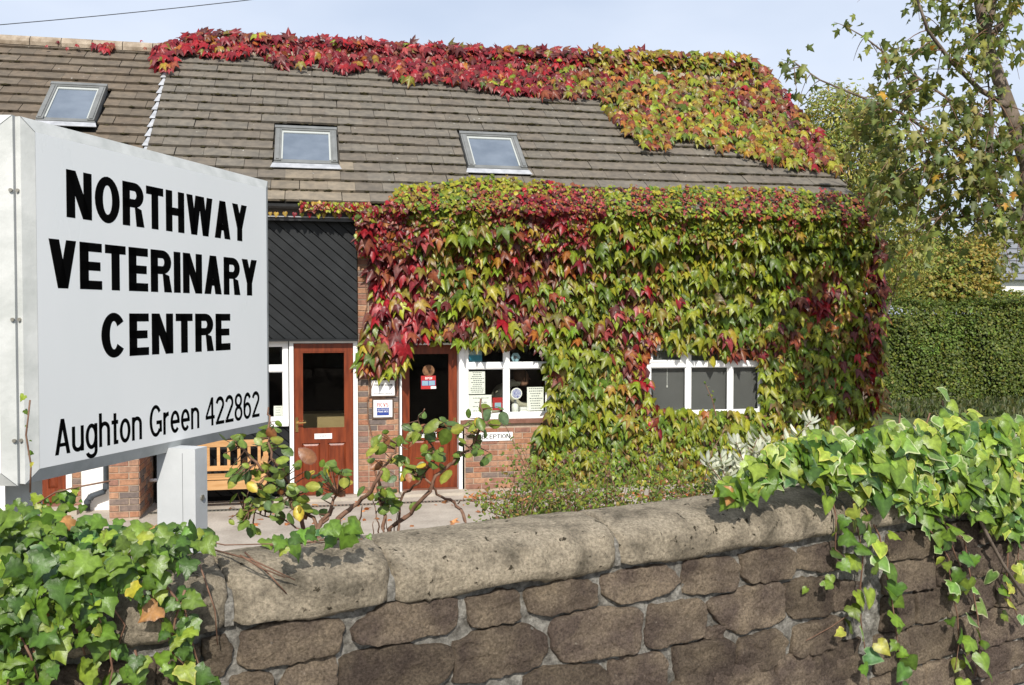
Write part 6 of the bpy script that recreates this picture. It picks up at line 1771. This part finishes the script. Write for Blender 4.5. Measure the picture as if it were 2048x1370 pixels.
bush('willowy_shrub', 'tall yellow-green feathery shrub beside the building end wall', 'shrub',
     [lobe(1690, 330, 16.2, .75, .8, 1.3), lobe(1660, 260, 16.6, .5, .6, .75), lobe(1765, 420, 17.6, .6, .8, 1.2), lobe(1800, 500, 18.4, .6, .7, .9), lobe(1720, 300, 16.8, .6, .7, .9)], 17000, .085, WPAL, [1, 1, .6, .7, .12], kind='narrow', hang=.6, core=None)
hp0 = at_Z(1790, 808, 0.0)
YH = float(hp0[1])
hdg = thing('clipped_hedge', 'dense clipped dark green hedge beyond the building', 'hedge', (hp0[0] + 5, YH + .7, 0))
hx0_, hx1_ = float(at_Y(1660, 700, YH)[0]), float(at_Y(2320, 700, YH)[0]); hz = float(at_Y(1900, 612, YH)[2])
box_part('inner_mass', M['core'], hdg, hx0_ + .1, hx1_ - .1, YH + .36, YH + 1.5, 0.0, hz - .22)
n = 30000
u = rng.random(n); P = np.zeros((n, 3)); N = np.zeros((n, 3))
fr = u < .72
P[:, 0] = rng.uniform(hx0_, hx1_, n)
bulge = .14 * np.sin(P[:, 0] * 1.9) + .10 * np.sin(P[:, 0] * 4.3 + 1)
zf = rng.random(n) * hz * .97 + .05
P[:, 2] = np.where(fr, zf, hz + .10 * np.sin(P[:, 0] * 2.1) + .08 * np.sin(P[:, 0] * 5.3 + P[:, 1] * 3) + np.abs(rng.normal(0, .11, n)))
P[:, 1] = np.where(fr, YH + .05 + bulge * np.sin(zf * 2 + P[:, 0]) + rng.random(n) ** 2 * .14, YH + rng.uniform(0, 1.6, n))
N[:, 1] = np.where(fr, -1, -.2); N[:, 2] = np.where(fr, .3, 1); N += rng.normal(0, .5, (n, 3))
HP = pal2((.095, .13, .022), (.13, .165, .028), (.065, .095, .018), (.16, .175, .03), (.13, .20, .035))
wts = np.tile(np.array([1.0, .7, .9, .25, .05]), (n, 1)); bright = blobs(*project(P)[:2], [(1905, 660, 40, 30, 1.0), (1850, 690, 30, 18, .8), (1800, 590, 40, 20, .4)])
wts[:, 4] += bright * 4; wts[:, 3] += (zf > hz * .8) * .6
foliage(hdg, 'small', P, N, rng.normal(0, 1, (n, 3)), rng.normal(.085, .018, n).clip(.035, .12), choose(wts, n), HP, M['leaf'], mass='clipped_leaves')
GPAL = pal2((.20, .21, .04), (.28, .23, .05), (.14, .165, .035), (.36, .27, .06), (.17, .24, .04))
bush('golden_shrub', 'loose olive and gold shrub rising above the hedge next to the creeper', 'shrub', [lobe(1815, 545, 28, 1.1, 1.0, 1.0), lobe(1860, 555, 28, 1.2, 1.0, .9), lobe(1840, 580, 27.6, 1.2, .9, .6), lobe(1880, 505, 29, .7, .7, .75)], 7500, .11, GPAL, [1, .8, .8, .3, .7], core=.55)
bush('autumn_shrub', 'golden brown shrub above the hedge beside the slate roof', 'shrub', [lobe(1930, 555, 28.5, 1.1, 1.0, .9), lobe(1945, 535, 29, .8, .9, .85), lobe(1945, 510, 30, .9, .9, .8), lobe(1910, 585, 27.6, 1.2, .8, .5)], 7500, .11, GPAL, [.7, 1.2, .5, .7, .1], core=.55)
bush('dark_green_shrub', 'low green shrub above the hedge in front of the slate-roofed house', 'shrub', [lobe(2030, 612, 27.6, 1.3, .8, .5), lobe(2150, 580, 28, 1.2, 1.0, .8), lobe(2180, 560, 28.5, 1.5, 1.0, 1.0)], 6000, .11, GPAL, [1, .3, 1.0, .1, .9], core=.55)
bush('conifer_crown', 'dark rounded tree top beside the slate roof', 'tree', [lobe(2042, 478, 52, 1.0, 1.0, 1.1), lobe(2046, 520, 52, 1.3, 1.2, 1.6)], 1500, .16, pal2((.05, .08, .03), (.07, .10, .03)), [1, 1], core=.7)
# rough grass under the hedge
n = 5000
P = np.stack([rng.uniform(hx0_, hx1_, n), YH - rng.random(n) * 3.5 + .2, np.zeros(n)], 1)
gs = thing('grass', 'rough grass strip at the foot of the hedge', 'grass', (hp0[0] + 5, YH - 1, 0)); gs['kind'] = 'stuff'
foliage(gs, 'narrow', P, rng.normal(0, .6, (n, 3)) + np.array([0, -1.0, .3]), rng.normal(0, .4, (n, 3)) + UP, rng.uniform(.08, .24, n), rng.choice([0, 1, 2], n), pal2((.06, .08, .02), (.09, .10, .03), (.045, .06, .018)), M['leaf'])
